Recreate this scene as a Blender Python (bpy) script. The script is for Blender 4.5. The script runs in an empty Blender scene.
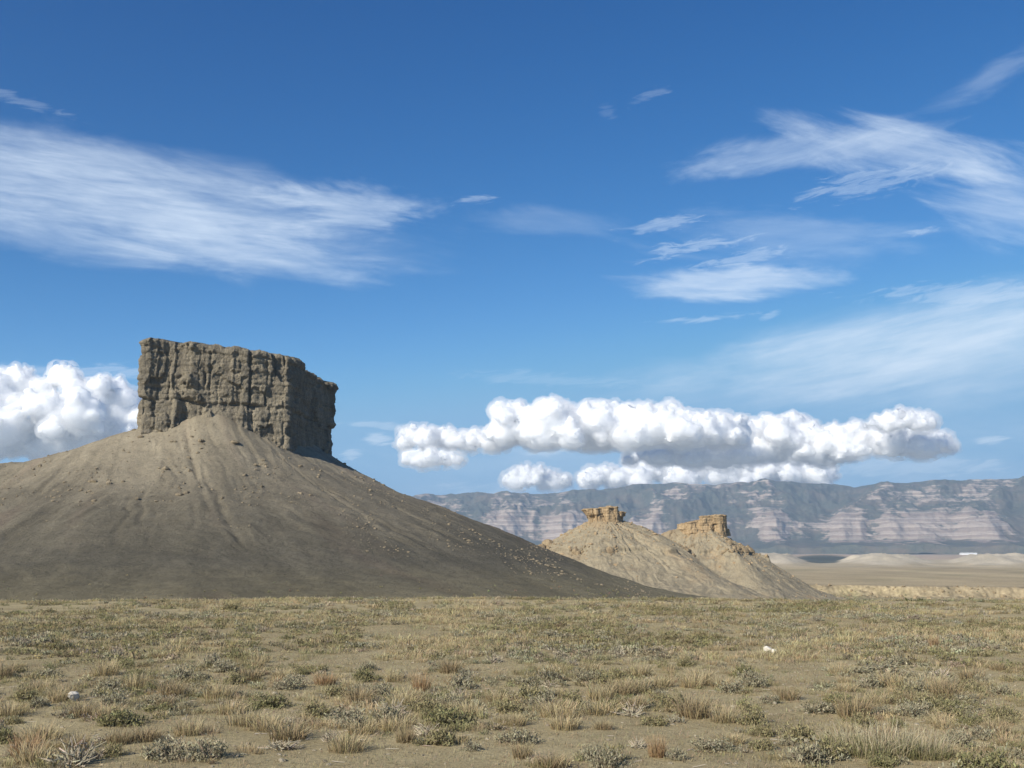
import bpy, math, random
import numpy as np
from mathutils import Vector

R = math.radians
rng = np.random.default_rng(11)
random.seed(11)
SC = bpy.context.scene
COL = SC.collection

# ------------------------------------------------------------------ camera
EYE = 3.2
F = 1100.0
PITCH = math.atan(164 / F)
cam = bpy.data.objects.new('camera', bpy.data.cameras.new('camera'))
COL.objects.link(cam)
cam.location = (0, 0, EYE)
cam.rotation_euler = (math.pi / 2 + PITCH, 0, 0)
cam.data.sensor_width = 36
cam.data.lens = 36 * F / 1024
cam.data.clip_start = 0.1
cam.data.clip_end = 90000
SC.camera = cam
CP, SP = math.cos(PITCH), math.sin(PITCH)


def at(px, py, Y):
    """World point that lies Y metres ahead in the direction of a photo pixel."""
    cx, cy = (px - 512) / F, (384 - py) / F
    d = np.array([cx, CP - SP * cy, SP + CP * cy])
    t = Y / d[1]
    return np.array([d[0] * t, Y, EYE + d[2] * t])


def ground_at(px, py):
    cx, cy = (px - 512) / F, (384 - py) / F
    d = np.array([cx, CP - SP * cy, SP + CP * cy])
    t = -EYE / d[2]
    return d[0] * t, d[1] * t


# ------------------------------------------------------------------ noise
def _hash(i, j, k, seed):
    h = (i * 374761393 + j * 668265263 + k * 2147483647 + seed * 144665) & 0xffffffff
    h = ((h ^ (h >> 13)) * 1274126177) & 0xffffffff
    h = ((h ^ (h >> 16)) * 2246822519) & 0xffffffff
    return (h ^ (h >> 15)) & 0xffffffff


def _h32(i, j, k, seed):
    h = i * np.uint32(374761393) + j * np.uint32(668265263) + k * np.uint32(2147483647) + np.uint32((seed * 144665) & 0xffffffff)
    h = (h ^ (h >> np.uint32(13))) * np.uint32(1274126177)
    h = (h ^ (h >> np.uint32(16))) * np.uint32(2246822519)
    return h ^ (h >> np.uint32(15))


def perlin(x, y, z=0.0, seed=0):
    flat = np.ndim(z) == 0
    if flat:
        x, y = np.broadcast_arrays(np.asarray(x, float), np.asarray(y, float))
    else:
        x, y, z = np.broadcast_arrays(np.asarray(x, float), np.asarray(y, float), np.asarray(z, float))

    def split(t):
        f = np.floor(t)
        r = (t - f).astype(np.float32)
        return f.astype(np.int64).astype(np.uint32), r, r * r * r * (r * (r * 6 - 15) + 10)
    xi, xf, u = split(x)
    yi, yf, v = split(y)
    one = np.uint32(1)
    L = lambda a, b, t: a + (b - a) * t
    if flat:
        zi = np.uint32(int(math.floor(z * 7.31)) & 0xffff)

        def g(a, b):
            h = _h32(xi + np.uint32(a), yi + np.uint32(b), zi, seed)
            return ((h & np.uint32(1023)) * np.float32(1 / 511.5) - 1) * (xf - a) + (((h >> np.uint32(10)) & np.uint32(1023)) * np.float32(1 / 511.5) - 1) * (yf - b)
        return (1.25 * L(L(g(0, 0), g(1, 0), u), L(g(0, 1), g(1, 1), u), v)).astype(float)
    zi, zf, w = split(z)

    def g3(a, b, c):
        h = _h32(xi + np.uint32(a), yi + np.uint32(b), zi + np.uint32(c), seed)
        k = np.float32(1 / 511.5)
        return ((h & np.uint32(1023)) * k - 1) * (xf - a) + (((h >> np.uint32(10)) & np.uint32(1023)) * k - 1) * (yf - b) + (((h >> np.uint32(20)) & np.uint32(1023)) * k - 1) * (zf - c)
    x00 = L(g3(0, 0, 0), g3(1, 0, 0), u); x10 = L(g3(0, 1, 0), g3(1, 1, 0), u)
    x01 = L(g3(0, 0, 1), g3(1, 0, 1), u); x11 = L(g3(0, 1, 1), g3(1, 1, 1), u)
    return L(L(x00, x10, v), L(x01, x11, v), w).astype(float)


def fbm(x, y, z=0.0, o=5, seed=0, gain=0.5, ridged=False):
    x, y = np.asarray(x, float), np.asarray(y, float)
    s, a, n = 0, 1.0, 0
    for k in range(o):
        p = perlin(x, y, z, seed + k * 17)
        if ridged:
            p = 1 - 2 * np.abs(p) * 1.4
        s = s + a * p
        n += a
        a *= gain
        x, y, z = x * 2.03 + 5.1, y * 2.03 + 1.7, z * 2.03 + 9.2
    return s / n


def sstep(a, b, x):
    t = np.clip((x - a) / (b - a), 0, 1)
    return t * t * (3 - 2 * t)


# ------------------------------------------------------------------ mesh helpers
def link(name, me, mat, parent=None):
    o = bpy.data.objects.new(name, me)
    COL.objects.link(o)
    if mat is not None:
        me.materials.append(mat)
    if parent is not None:
        o.parent = parent
    return o


def raw_mesh(name, V, Q, cols=None, smooth=True):
    V = np.ascontiguousarray(V, np.float32)
    Q = np.ascontiguousarray(Q, np.int32)
    me = bpy.data.meshes.new(name)
    me.vertices.add(len(V)); me.vertices.foreach_set('co', V.ravel())
    k = Q.shape[1]
    me.loops.add(Q.size); me.loops.foreach_set('vertex_index', Q.ravel())
    me.polygons.add(len(Q))
    me.polygons.foreach_set('loop_start', np.arange(0, Q.size, k, dtype=np.int32))
    me.polygons.foreach_set('loop_total', np.full(len(Q), k, np.int32))
    me.polygons.foreach_set('use_smooth', np.full(len(Q), smooth, bool))
    if cols is not None:
        a = me.color_attributes.new('Col', 'FLOAT_COLOR', 'POINT')
        c = np.ones((len(V), 4), np.float32)
        c[:, :3] = cols
        a.data.foreach_set('color', c.ravel())
    me.update(calc_edges=True)
    me.validate()
    return me


def grid_quads(nu, nv, wrap=False):
    """Vertices laid out [u, v]; u may wrap."""
    u = np.arange(nu if wrap else nu - 1)
    v = np.arange(nv - 1)
    U, W = np.meshgrid(u, v, indexing='ij')
    U2 = (U + 1) % nu
    return np.stack([U * nv + W, U2 * nv + W, U2 * nv + W + 1, U * nv + W + 1], -1).reshape(-1, 4)


def tag(o, label=None, cat=None, group=None, kind=None):
    if label: o['label'] = label
    if cat: o['category'] = cat
    if group: o['group'] = group
    if kind: o['kind'] = kind
    return o


def empty(name, loc):
    o = bpy.data.objects.new(name, None)
    COL.objects.link(o)
    o.location = loc
    o.empty_display_size = 0.1
    return o


# ------------------------------------------------------------------ material helper
class NT:
    def __init__(s, name, world=False):
        if world:
            s.m = bpy.data.worlds.new(name)
        else:
            s.m = bpy.data.materials.new(name)
        s.m.use_nodes = True
        s.t = s.m.node_tree
        s.t.nodes.clear()

    def n(s, typ, ins=None, **kw):
        nd = s.t.nodes.new(typ)
        for k, v in kw.items():
            setattr(nd, k, v)
        for k, v in (ins or {}).items():
            if isinstance(v, bpy.types.NodeSocket):
                s.t.links.new(v, nd.inputs[k])
            else:
                nd.inputs[k].default_value = v
        return nd

    def math(s, op, a, b=0.0, c=0.0, clamp=False):
        return s.n('ShaderNodeMath', {0: a, 1: b, 2: c}, operation=op, use_clamp=clamp).outputs[0]

    def noise(s, vec, scale, detail=5, rough=0.55, dist=0.0):
        return s.n('ShaderNodeTexNoise', {'Vector': vec, 'Scale': scale, 'Detail': detail, 'Roughness': rough, 'Distortion': dist}).outputs['Fac']

    def ramp(s, fac, stops):
        nd = s.n('ShaderNodeValToRGB', {'Fac': fac})
        el = nd.color_ramp.elements
        while len(el) < len(stops):
            el.new(0.5)
        for e, (p, c) in zip(el, stops):
            e.position = p
            e.color = (*c, 1) if not isinstance(c, (int, float)) else (c, c, c, 1)
        return nd.outputs['Color']

    def mix(s, fac, a, b, blend='MIX'):
        nd = s.n('ShaderNodeMix', data_type='RGBA', blend_type=blend)
        for k, v in ((0, fac), (6, a), (7, b)):
            if isinstance(v, bpy.types.NodeSocket):
                s.t.links.new(v, nd.inputs[k])
            else:
                nd.inputs[k].default_value = v if isinstance(v, (int, float)) else (*v, 1)
        return nd.outputs[2]

    def surf(s, color, rough=0.95, bump=None, dist=0.1, strength=1.0, transl=0.0):
        b = s.n('ShaderNodeBsdfPrincipled', {'Base Color': color, 'Roughness': rough, 'Specular IOR Level': 0.15})
        if bump is not None:
            bp = s.n('ShaderNodeBump', {'Height': bump, 'Distance': dist, 'Strength': strength})
            s.t.links.new(bp.outputs[0], b.inputs['Normal'])
        sh = b.outputs[0]
        if transl:
            tr = s.n('ShaderNodeBsdfTranslucent', {'Color': color})
            mx = s.n('ShaderNodeMixShader', {0: transl, 1: sh, 2: tr.outputs[0]})
            sh = mx.outputs[0]
        o = s.n('ShaderNodeOutputMaterial', {'Surface': sh})
        return s.m

    def pos(s):
        return s.n('ShaderNodeNewGeometry').outputs['Position']

    def mapped(s, vec, scale=(1, 1, 1), loc=(0, 0, 0), rot=(0, 0, 0), typ='POINT'):
        return s.n('ShaderNodeMapping', {'Vector': vec, 'Location': loc, 'Rotation': rot, 'Scale': scale}, vector_type=typ).outputs[0]


# ------------------------------------------------------------------ light
SUN_EL = R(31)
sd = Vector((-0.66, -0.75, 0)).normalized() * math.cos(SUN_EL) + Vector((0, 0, math.sin(SUN_EL)))
sun = bpy.data.objects.new('sun', bpy.data.lights.new('sun', 'SUN'))
COL.objects.link(sun)
sun.data.energy = 4.6
sun.data.angle = R(0.53)
sun.data.color = (1.0, 0.94, 0.83)
sun.rotation_euler = sd.to_track_quat('Z', 'Y').to_euler()
sun.location = (0, 0, 50)

# ------------------------------------------------------------------ sky with cirrus
def px_dir(px, py):
    p = at(px, py, 1.0) - np.array([0, 0, EYE])
    p /= np.linalg.norm(p)
    return math.atan2(p[0], p[1]), math.asin(p[2])


def make_world():
    w = NT('world', world=True)
    SC.world = w.m
    sky = w.n('ShaderNodeTexSky', sky_type='NISHITA', sun_disc=False, sun_elevation=SUN_EL,
              sun_rotation=math.atan2(sd.x, sd.y), altitude=1400, air_density=0.8, dust_density=0.0, ozone_density=6.0)
    sp = w.n('ShaderNodeSeparateColor', {'Color': sky.outputs[0]})
    chan = []
    for k, (g, gain, top) in enumerate(((2.4, 0.40, 1.75), (1.42, 0.605, 3.45), (1.05, 0.87, 5.4))):
        v = w.math('MULTIPLY', w.math('POWER', sp.outputs[k], g), gain)
        chan.append(w.math('SMOOTH_MIN', v, top, 1.2))
    sc = w.n('ShaderNodeCombineColor', {0: chan[0], 1: chan[1], 2: chan[2]})
    bg = w.n('ShaderNodeBackground', {'Color': sc.outputs[0], 'Strength': 0.1})
    d = w.n('ShaderNodeTexCoord').outputs['Generated']
    s = w.n('ShaderNodeSeparateXYZ', {0: d})
    az = w.math('ARCTAN2', s.outputs[0], s.outputs[1])
    el = w.math('ARCSINE', s.outputs[2])
    uv = w.n('ShaderNodeCombineXYZ', {0: az, 1: el, 2: 0.0}).outputs[0]
    # (pixel centre, half width px, half height px, tilt deg up to the right, strength, edge noise, streak stretch)
    patches = [
        (105, 200, 350, 64, -4, 0.60, 0.36, 4.0),
        (215, 246, 170, 30, -6, 0.42, 0.45, 5.0),
        (355, 212, 85, 34, -2, 0.42, 1.1, 5.0),
        (475, 199, 24, 5, 8, 0.30, 0.9, 5.0),
        (800, 148, 130, 24, 4, 0.36, 0.85, 5.0),
        (915, 158, 140, 34, -20, 0.46, 0.8, 5.0),
        (1010, 200, 90, 46, -24, 0.40, 0.7, 4.0),
        (870, 182, 70, 14, 6, 0.28, 0.9, 4.0),
        (715, 283, 125, 19, -1, 0.60, 0.8, 6.0),
        (700, 246, 52, 9, 9, 0.36, 1.0, 8.0),
        (745, 258, 55, 7, 7, 0.32, 1.0, 8.0),
        (665, 224, 40, 8, 8, 0.30, 0.9, 7.0),
        (790, 238, 150, 32, -4, 0.22, 0.8, 4.0),
        (890, 345, 280, 48, 8, 0.62, 0.36, 6.0),
        (1000, 360, 180, 46, 8, 0.42, 0.6, 6.0),
        (960, 293, 90, 12, -4, 0.26, 0.9, 6.0),
        (920, 232, 22, 4, 3, 0.34, 0.8, 5.0),
        (985, 80, 70, 17, 18, 0.20, 0.9, 4.0),
        (650, 95, 22, 7, 20, 0.13, 0.9, 3.0),
        (608, 112, 10, 7, -30, 0.07, 0.9, 3.0),
        (700, 319, 60, 3.5, 2, 0.34, 0.7, 7.0),
        (770, 316, 10, 4, 15, 0.25, 0.7, 4.0),
        (555, 222, 90, 16, -4, 0.13, 0.9, 5.0),
        (560, 380, 120, 8, -3, 0.16, 0.8, 6.0),
        (85, 371, 90, 9, 3, 0.34, 0.8, 7.0),
        (15, 98, 50, 6, -12, 0.15, 0.9, 5.0),
        (380, 425, 40, 4, -3, 0.30, 0.8, 6.0),
        (720, 470, 420, 55, 0, 0.22, 0.6, 6.0),
        (915, 468, 120, 9, 0, 0.30, 0.8, 6.0),
        (540, 486, 110, 10, 2, 0.25, 0.8, 6.0),
    ]
    patches += [(990, 440, 16, 5, 0, 0.5, 0.5, 3.0), (379, 439, 20, 7, -6, 0.55, 0.6, 3.0), (350, 455, 14, 7, 10, 0.45, 0.6, 3.0), (545, 452, 30, 5, 0, 0.4, 0.6, 3.0)]
    total, streak = None, {}
    for i, (px, py, a, b, tilt, st, en, stretch) in enumerate(patches):
        ca, ce = px_dir(px, py)
        la, le = a / F * 0.99, b / F * 0.97
        loc = w.mapped(uv, scale=(la, le, 1), loc=(ca, ce, 0), rot=(0, 0, R(tilt)), typ='TEXTURE')
        grp = ('thin', 6) if b <= 14 else ('wide', -6 if -12 < tilt <= 0 else (7 if tilt > 0 else -22))
        if grp not in streak:
            base, tl, k = (0.030, grp[1], 4.2) if grp[0] == 'wide' else (0.0062, grp[1], 5.0)
            nz = w.mapped(uv, scale=(base * k, base, 1), loc=(tl * 0.37, tl * 0.13, 0), rot=(0, 0, R(tl)), typ='TEXTURE')
            nz2 = w.mapped(uv, scale=(base * k * 0.42, base * 0.22, 1), loc=(tl * 0.21, tl * 0.53, 0), rot=(0, 0, R(tl + 4)), typ='TEXTURE')
            streak[grp] = (w.noise(nz, 1.0, 6, 0.62, 0.35 if grp[0] == 'wide' else 0.9), w.noise(nz2, 1.0, 3, 0.65, 0.25))
        n1, n2 = streak[grp]
        ln = w.n('ShaderNodeVectorMath', {0: loc}, operation='LENGTH').outputs['Value']
        e = w.math('MULTIPLY_ADD', w.math('SUBTRACT', n1, 0.5), (-2.6 if b > 14 else -4.2) * en, ln)
        m = w.n('ShaderNodeMapRange', {0: e, 1: 1.05, 2: 0.25, 3: 0.0, 4: st}, interpolation_type='SMOOTHSTEP').outputs[0]
        tx = w.n('ShaderNodeMapRange', {0: w.math('MULTIPLY_ADD', n2, 0.6, w.math('MULTIPLY', n1, 0.4)), 1: 0.34, 2: 0.64, 3: 0.55, 4: 1.08}).outputs[0]
        m = w.math('MULTIPLY', m, tx)
        inv = w.math('SUBTRACT', 1.0, m, clamp=True)
        total = inv if total is None else w.math('MULTIPLY', total, inv)
    dens = w.math('SUBTRACT', 1.0, total, clamp=True)
    cir = w.n('ShaderNodeBackground', {'Color': (0.60, 0.69, 0.80, 1), 'Strength': 0.95})
    mx = w.n('ShaderNodeMixShader', {0: dens, 1: bg.outputs[0], 2: cir.outputs[0]})
    w.n('ShaderNodeOutputWorld', {'Surface': mx.outputs[0]})
    w.m.cycles.sampling_method = 'MANUAL'
    w.m.cycles.sample_map_resolution = 512


make_world()

# ------------------------------------------------------------------ terrain
PR = [0, 50, 74, 88, 128, 300, 480, 800, 1100, 1165, 1192, 1206, 1500, 2500, 6000, 8500, 10500, 30000]
PZ = [0, 0.0, -0.12, -0.9, -4.2, -18, -23, -36, -45.5, -47, -44.5, -34.8, -35, -38, -41, -38, -22, -15]


def terrain_z(x, y):
    r = np.hypot(x, y)
    az = np.arctan2(x, y)
    rim = 1 + 0.05 * perlin(az * 9, 2.0, seed=3) + 0.02 * perlin(az * 41, 5.0, seed=4)
    cliff = fbm(x / 90, y / 90, o=5, seed=21) * 60 * sstep(900, 1150, r) * (1 - sstep(1500, 2200, r))
    rr = np.where(r < 400, r / rim, r + cliff)
    z = np.interp(rr, PR, PZ)
    near = 1 - sstep(70, 160, r)
    z = z + near * (0.10 * fbm(x / 7, y / 7, o=4, seed=5) + 0.16 * fbm(x / 26, y / 26, o=2, seed=6))
    mid = sstep(90, 300, r)
    z = z + mid * (1.8 * fbm(x / 70, y / 70, o=5, seed=7) * (1 - sstep(1180, 1300, rr)))
    far = sstep(1250, 1600, r) * (1 - sstep(9000, 12000, r))
    z = z + far * (5 * fbm(x / 500, y / 500, o=5, seed=8))
    z = z + 18 * np.exp(-((az - 0.272) / 0.035) ** 2) * sstep(3700, 4500, r) * (1 - sstep(4700, 5600, r))
    # pale badland domes on the far plain
    bad = badland(x, y)
    z = z + bad * (5 + 18 * fbm(x / 240, y / 320, o=5, seed=9, ridged=True))
    z = z + bad * 10 * fbm(x / 75, y / 110, o=4, seed=10, ridged=True)
    return z


def badland(x, y):
    r = np.hypot(x, y)
    az = np.arctan2(x, y)
    m = sstep(2700, 3100, r + 500 * perlin(az * 14, 1.0, seed=31)) * (1 - sstep(3500, 4100, r + 500 * perlin(az * 11, 7.0, seed=32)))
    m = m * sstep(-0.06, 0.16, perlin(az * 12 + 0.4, 3.3, seed=33) + 0.16)
    # the gap with the dark flat
    gap = np.exp(-((az - 0.272) / 0.017) ** 2)
    return m * (1 - 0.95 * gap)


def make_ground():
    azf = np.linspace(R(-36), R(36), 760)
    azr = np.linspace(R(36), R(324), 160)[1:-1]
    az = np.concatenate([azf, azr])
    rad = np.concatenate([[0.4], np.geomspace(1, 14, 26), np.geomspace(14.3, 110, 190), np.geomspace(113, 1100, 120),
                          np.linspace(1108, 1260, 46), np.geomspace(1275, 2600, 40), np.linspace(2640, 4300, 56), np.geomspace(4380, 16000, 40), np.geomspace(17500, 48000, 10)])
    A, Rr = np.meshgrid(az, rad, indexing='ij')
    X, Y = Rr * np.sin(A), Rr * np.cos(A)
    Z = terrain_z(X, Y)
    V = np.stack([X, Y, Z], -1).reshape(-1, 3)
    Q = grid_quads(len(az), len(rad), wrap=True)[:, ::-1]
    # soil colours by place
    x, y, z = V.T
    r = np.hypot(x, y); a = np.arctan2(x, y)
    c = np.zeros((len(V), 3))
    soil = np.array([0.395, 0.325, 0.190]); shale = np.array([0.215, 0.187, 0.135]); tan = np.array([0.41, 0.325, 0.20])
    pink = np.array([0.46, 0.35, 0.26]); pale = np.array([0.52, 0.45, 0.345]); dark = np.array([0.085, 0.095, 0.085])
    olive = np.array([0.30, 0.26, 0.145])
    cliffc = np.array([0.32, 0.258, 0.165])

    def blend(c, col, m):
        return c * (1 - m[:, None]) + col * m[:, None]
    c[:] = soil
    c = blend(c, olive, sstep(90, 200, r))
    n = fbm(x / 120, y / 120, o=4, seed=41)
    c = blend(c, tan, sstep(1185, 1215, r + fbm(x / 90, y / 90, o=5, seed=21) * 60))
    cl = sstep(1150, 1190, r + fbm(x / 90, y / 90, o=5, seed=21) * 60) * (1 - sstep(1210, 1260, r + fbm(x / 90, y / 90, o=5, seed=21) * 60))
    rk = fbm(x / 4, y / 4, o=4, seed=45)
    c = blend(c, cliffc, cl * sstep(-0.25, 0.1, fbm(x / 45, y / 45, o=4, seed=46)) * 0.9)
    c = c * (1 + (cl * np.clip(rk * 1.5, -0.4, 0.3))[:, None])
    c = blend(c, olive, sstep(0.0, 0.25, n) * sstep(1260, 1500, r) * (1 - sstep(2500, 2800, r)) * 0.55)
    c = blend(c, pale * 0.92, sstep(2350, 2800, r) * 0.4)
    b = badland(x, y)
    c = blend(c, pale, sstep(0.1, 0.45, b))
    gap = np.exp(-((a - 0.272) / 0.022) ** 2) * sstep(3100, 3400, r) * (1 - sstep(4500, 4700, r))
    c = blend(c, dark, np.clip(gap * 1.8, 0, 1) * (1 - sstep(0.1, 0.4, b)))
    c = blend(c, pink, sstep(4100, 4600, r + 400 * perlin(a * 20, 0.0, seed=43)))
    strk = fbm(x / 130, y / 900, o=5, seed=47) * sstep(1250, 1500, r)
    c = c * (1 + np.clip(0.55 * strk, -0.3, 0.3))[:, None]
    c = blend(c, dark, (1 - sstep(15500, 17000, r)) * sstep(7300, 8300, r + 900 * fbm(a * 24, r / 2500, o=3, seed=44)))
    c = blend(c, np.array([0.36, 0.35, 0.325]), sstep(15500, 18000, r))
    me = raw_mesh('ground', V, Q, c)
    m = NT('desert soil')
    col = m.n('ShaderNodeVertexColor', layer_name='Col').outputs[0]
    p = m.pos()
    n1 = m.noise(p, 0.35, 8, 0.65)
    n2 = m.noise(p, 9.0, 6, 0.7)
    n3 = m.noise(p, 0.012, 6, 0.6)
    n4 = m.noise(p, 55.0, 3, 0.7)
    col = m.mix(1.0, col, m.ramp(n1, [(0.3, (0.72, 0.70, 0.66)), (0.7, (1.22, 1.22, 1.20))]), 'MULTIPLY')
    col = m.mix(1.0, col, m.ramp(n2, [(0.3, (0.80, 0.80, 0.80)), (0.7, (1.16, 1.16, 1.16))]), 'MULTIPLY')
    col = m.mix(1.0, col, m.ramp(n3, [(0.35, (0.86, 0.86, 0.84)), (0.65, (1.10, 1.09, 1.07))]), 'MULTIPLY')
    h = m.math('ADD', m.math('MULTIPLY', n2, 0.05), m.math('MULTIPLY', n4, 0.015))
    mat = m.surf(col, 0.97, h, 1.0, 0.8)
    o = link('ground', me, mat)
    tag(o, kind='structure')
    return o


make_ground()

# ------------------------------------------------------------------ mountains
def make_mountains():
    na, nr = 1500, 230
    az = np.linspace(R(-44), R(44), na)
    s = np.linspace(0, 1, nr)
    rad = 8300 + 6900 * s ** 1.15
    A, Rr = np.meshgrid(az, rad, indexing='ij')
    X, Y = Rr * np.sin(A), Rr * np.cos(A)
    tpx = np.interp(np.arange(0, 1025, 1), [0, 380, 436, 467, 515, 577, 619, 640, 668, 700, 730, 760, 790, 820, 853, 868, 881, 905, 960, 1024],
                    [494, 500, 499, 495, 496, 494, 490, 488, 486, 487.5, 487, 484.5, 487, 489.5, 492.5, 489.5, 488, 489, 488, 484.5])
    pxa = 512 + F * np.tan(np.clip(az, R(-43), R(43)))
    top = (548 - np.interp(pxa, np.arange(0, 1025, 1), tpx)) / F * 13200 + EYE
    # wobble where the range leaves the picture
    out = sstep(1000, 1200, pxa) + 1 - sstep(-150, 20, pxa)
    top = top + out * 90 * perlin(az * 11, 1.5, seed=59)
    topg = np.repeat(top[:, None], nr, 1)
    # wavy cliff front: spurs and side canyons
    spur = fbm(A * 8.5 + 0.12 * fbm(A * 30, Rr / 1500, o=2, seed=50), Rr / 9000, o=3, seed=52, ridged=True, gain=0.42)
    front = 9650 + 500 * fbm(A * 5, A * 0 + 4.1, o=2, seed=51) + 1000 * (0.45 - spur) + 90 * fbm(A * 60, Rr / 2500, o=4, seed=55, ridged=True)
    front = front - 350 * sstep(0.0, 0.3, A)
    d = Rr - front
    g = fbm(X / 190, Y / 420, o=5, seed=53, ridged=True)          # gullies
    g2 = fbm(X / 1500, Y / 1900, o=5, seed=54)
    skirt = -34 + sstep(-1900, 0, d) * 80
    face = np.interp(d, [-500, 0, 260, 420, 470, 700, 760, 1050, 1120, 1500, 2600], [0, 24, 110, 165, 196, 240, 268, 300, 325, 335, 350])
    face = face * np.clip(0.80 + 0.75 * fbm(A * 13, A * 0 + 8.8, o=3, seed=153), 0.45, 1.2)
    z = skirt + face + (face > 1) * sstep(0, 60, face) * (1 - sstep(250, 340, face)) * 26 * (g - 0.3) + 60 * g2 * sstep(200, 1200, d)
    # higher, rounded forested back range
    up = sstep(13200 - 3100, 13200, Rr + 900 * (fbm(A * 20, Rr / 2600, o=5, seed=56, ridged=True) - 0.4))
    crest_noise = 95 * fbm(A * 30, A * 0, o=5, seed=57)
    z = z * (1 - up) + up * (topg + crest_noise * 0.7)
    sp = fbm(X / 900, Y / 1500, o=6, seed=58, ridged=True)
    z = z + (sp - 0.35) * 165 * up * (1 - up) * 3.2
    z = z - sstep(13250, 15200, Rr) * 380
    z[:, 0] -= 60
    V = np.stack([X, Y, z], -1).reshape(-1, 3)
    cv = np.clip(np.stack([spur * 0.5 + 0.5, g * 0.5 + 0.5, fbm(X / 260, Y / 700, o=4, seed=151) * 0.5 + 0.5], -1), 0, 1)
    me = raw_mesh('mountains', V, grid_quads(na, nr)[:, ::-1], cv.reshape(-1, 3))
    m = NT('banded cliffs')
    p = m.pos()
    sx = m.n('ShaderNodeSeparateXYZ', {0: p})
    nrm = m.n('ShaderNodeSeparateXYZ', {0: m.n('ShaderNodeNewGeometry').outputs['Normal']}).outputs[2]
    at_ = m.n('ShaderNodeSeparateColor', {'Color': m.n('ShaderNodeVertexColor', layer_name='Col').outputs[0]})
    wz = m.math('ADD', sx.outputs[2], m.math('MULTIPLY', m.math('SUBTRACT', m.noise(p, 0.0016, 4), 0.5), 70))
    zc = m.n('ShaderNodeCombineXYZ', {0: 0.0, 1: 0.0, 2: wz}).outputs[0]
    band = m.noise(zc, 0.019, 4, 0.8)
    strata = m.ramp(band, [(0.36, (0.18, 0.14, 0.11)), (0.44, (0.46, 0.38, 0.30)), (0.50, (0.24, 0.17, 0.14)), (0.55, (0.58, 0.50, 0.41)), (0.62, (0.33, 0.25, 0.20)), (0.7, (0.54, 0.46, 0.37))])
    pn = m.math('ADD', m.math('MULTIPLY', m.noise(m.mapped(p, scale=(1, 0.5, 2.4)), 0.0052, 9, 0.76), 0.80), m.math('MULTIPLY', m.noise(p, 0.0009, 3), 0.20))
    pn2 = m.noise(p, 0.016, 6, 0.7)
    veg = m.ramp(pn2, [(0.3, (0.048, 0.055, 0.046)), (0.7, (0.125, 0.125, 0.100))])
    veg = m.mix(m.ramp(m.noise(m.mapped(p, scale=(1, 0.6, 2.0)), 0.0035, 6, 0.65), [(0.45, 0.0), (0.65, 0.7)]), veg, (0.165, 0.125, 0.098))
    # bare rock on the noses of the spurs and inside the cliff band, brush in the canyons
    nose = m.n('ShaderNodeMapRange', {0: at_.outputs[0], 1: 0.575, 2: 0.84, 3: -0.23, 4: 0.13}).outputs[0]
    gul = m.n('ShaderNodeMapRange', {0: at_.outputs[1], 1: 0.35, 2: 0.8, 3: -0.09, 4: 0.08}).outputs[0]
    inb = m.n('ShaderNodeMapRange', {0: wz, 1: 10.0, 2: 75.0, 3: -0.3, 4: 0.03}).outputs[0]
    inb2 = m.n('ShaderNodeMapRange', {0: wz, 1: 240.0, 2: 380.0, 3: 0.0, 4: -0.155}).outputs[0]
    s_ = m.math('ADD', m.math('ADD', m.math('ADD', nose, gul), inb), m.math('ADD', inb2, pn))
    s_ = m.math('ADD', s_, m.math('MULTIPLY', m.math('SUBTRACT', band, 0.5), 0.55))
    bare = m.n('ShaderNodeMapRange', {0: s_, 1: 0.545, 2: 0.64}, interpolation_type='SMOOTHSTEP').outputs[0]
    mat = m.surf(m.mix(bare, veg, strata), 1.0, pn2, 25.0, 0.8)
    o = link('mountains', me, mat)
    tag(o, kind='structure')


make_mountains()

# ------------------------------------------------------------------ rock cap builder
def smooth_poly(pts, n, k):
    pts = np.array(pts, float)
    P = np.vstack([pts, pts[:1]])
    seg = np.hypot(*np.diff(P, axis=0).T)
    cum = np.concatenate([[0], np.cumsum(seg)])
    t = np.linspace(0, cum[-1], n, endpoint=False)
    q = np.stack([np.interp(t, cum, P[:, 0]), np.interp(t, cum, P[:, 1])], 1)
    w = int(k / cum[-1] * n)
    ker = np.hanning(2 * w + 3); ker /= ker.sum()
    out = np.empty_like(q)
    for j in range(2):
        e = np.concatenate([q[-(w + 1):, j], q[:, j], q[:w + 1, j]])
        out[:, j] = np.convolve(e, ker, 'valid')
    return out, cum[-1]


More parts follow.
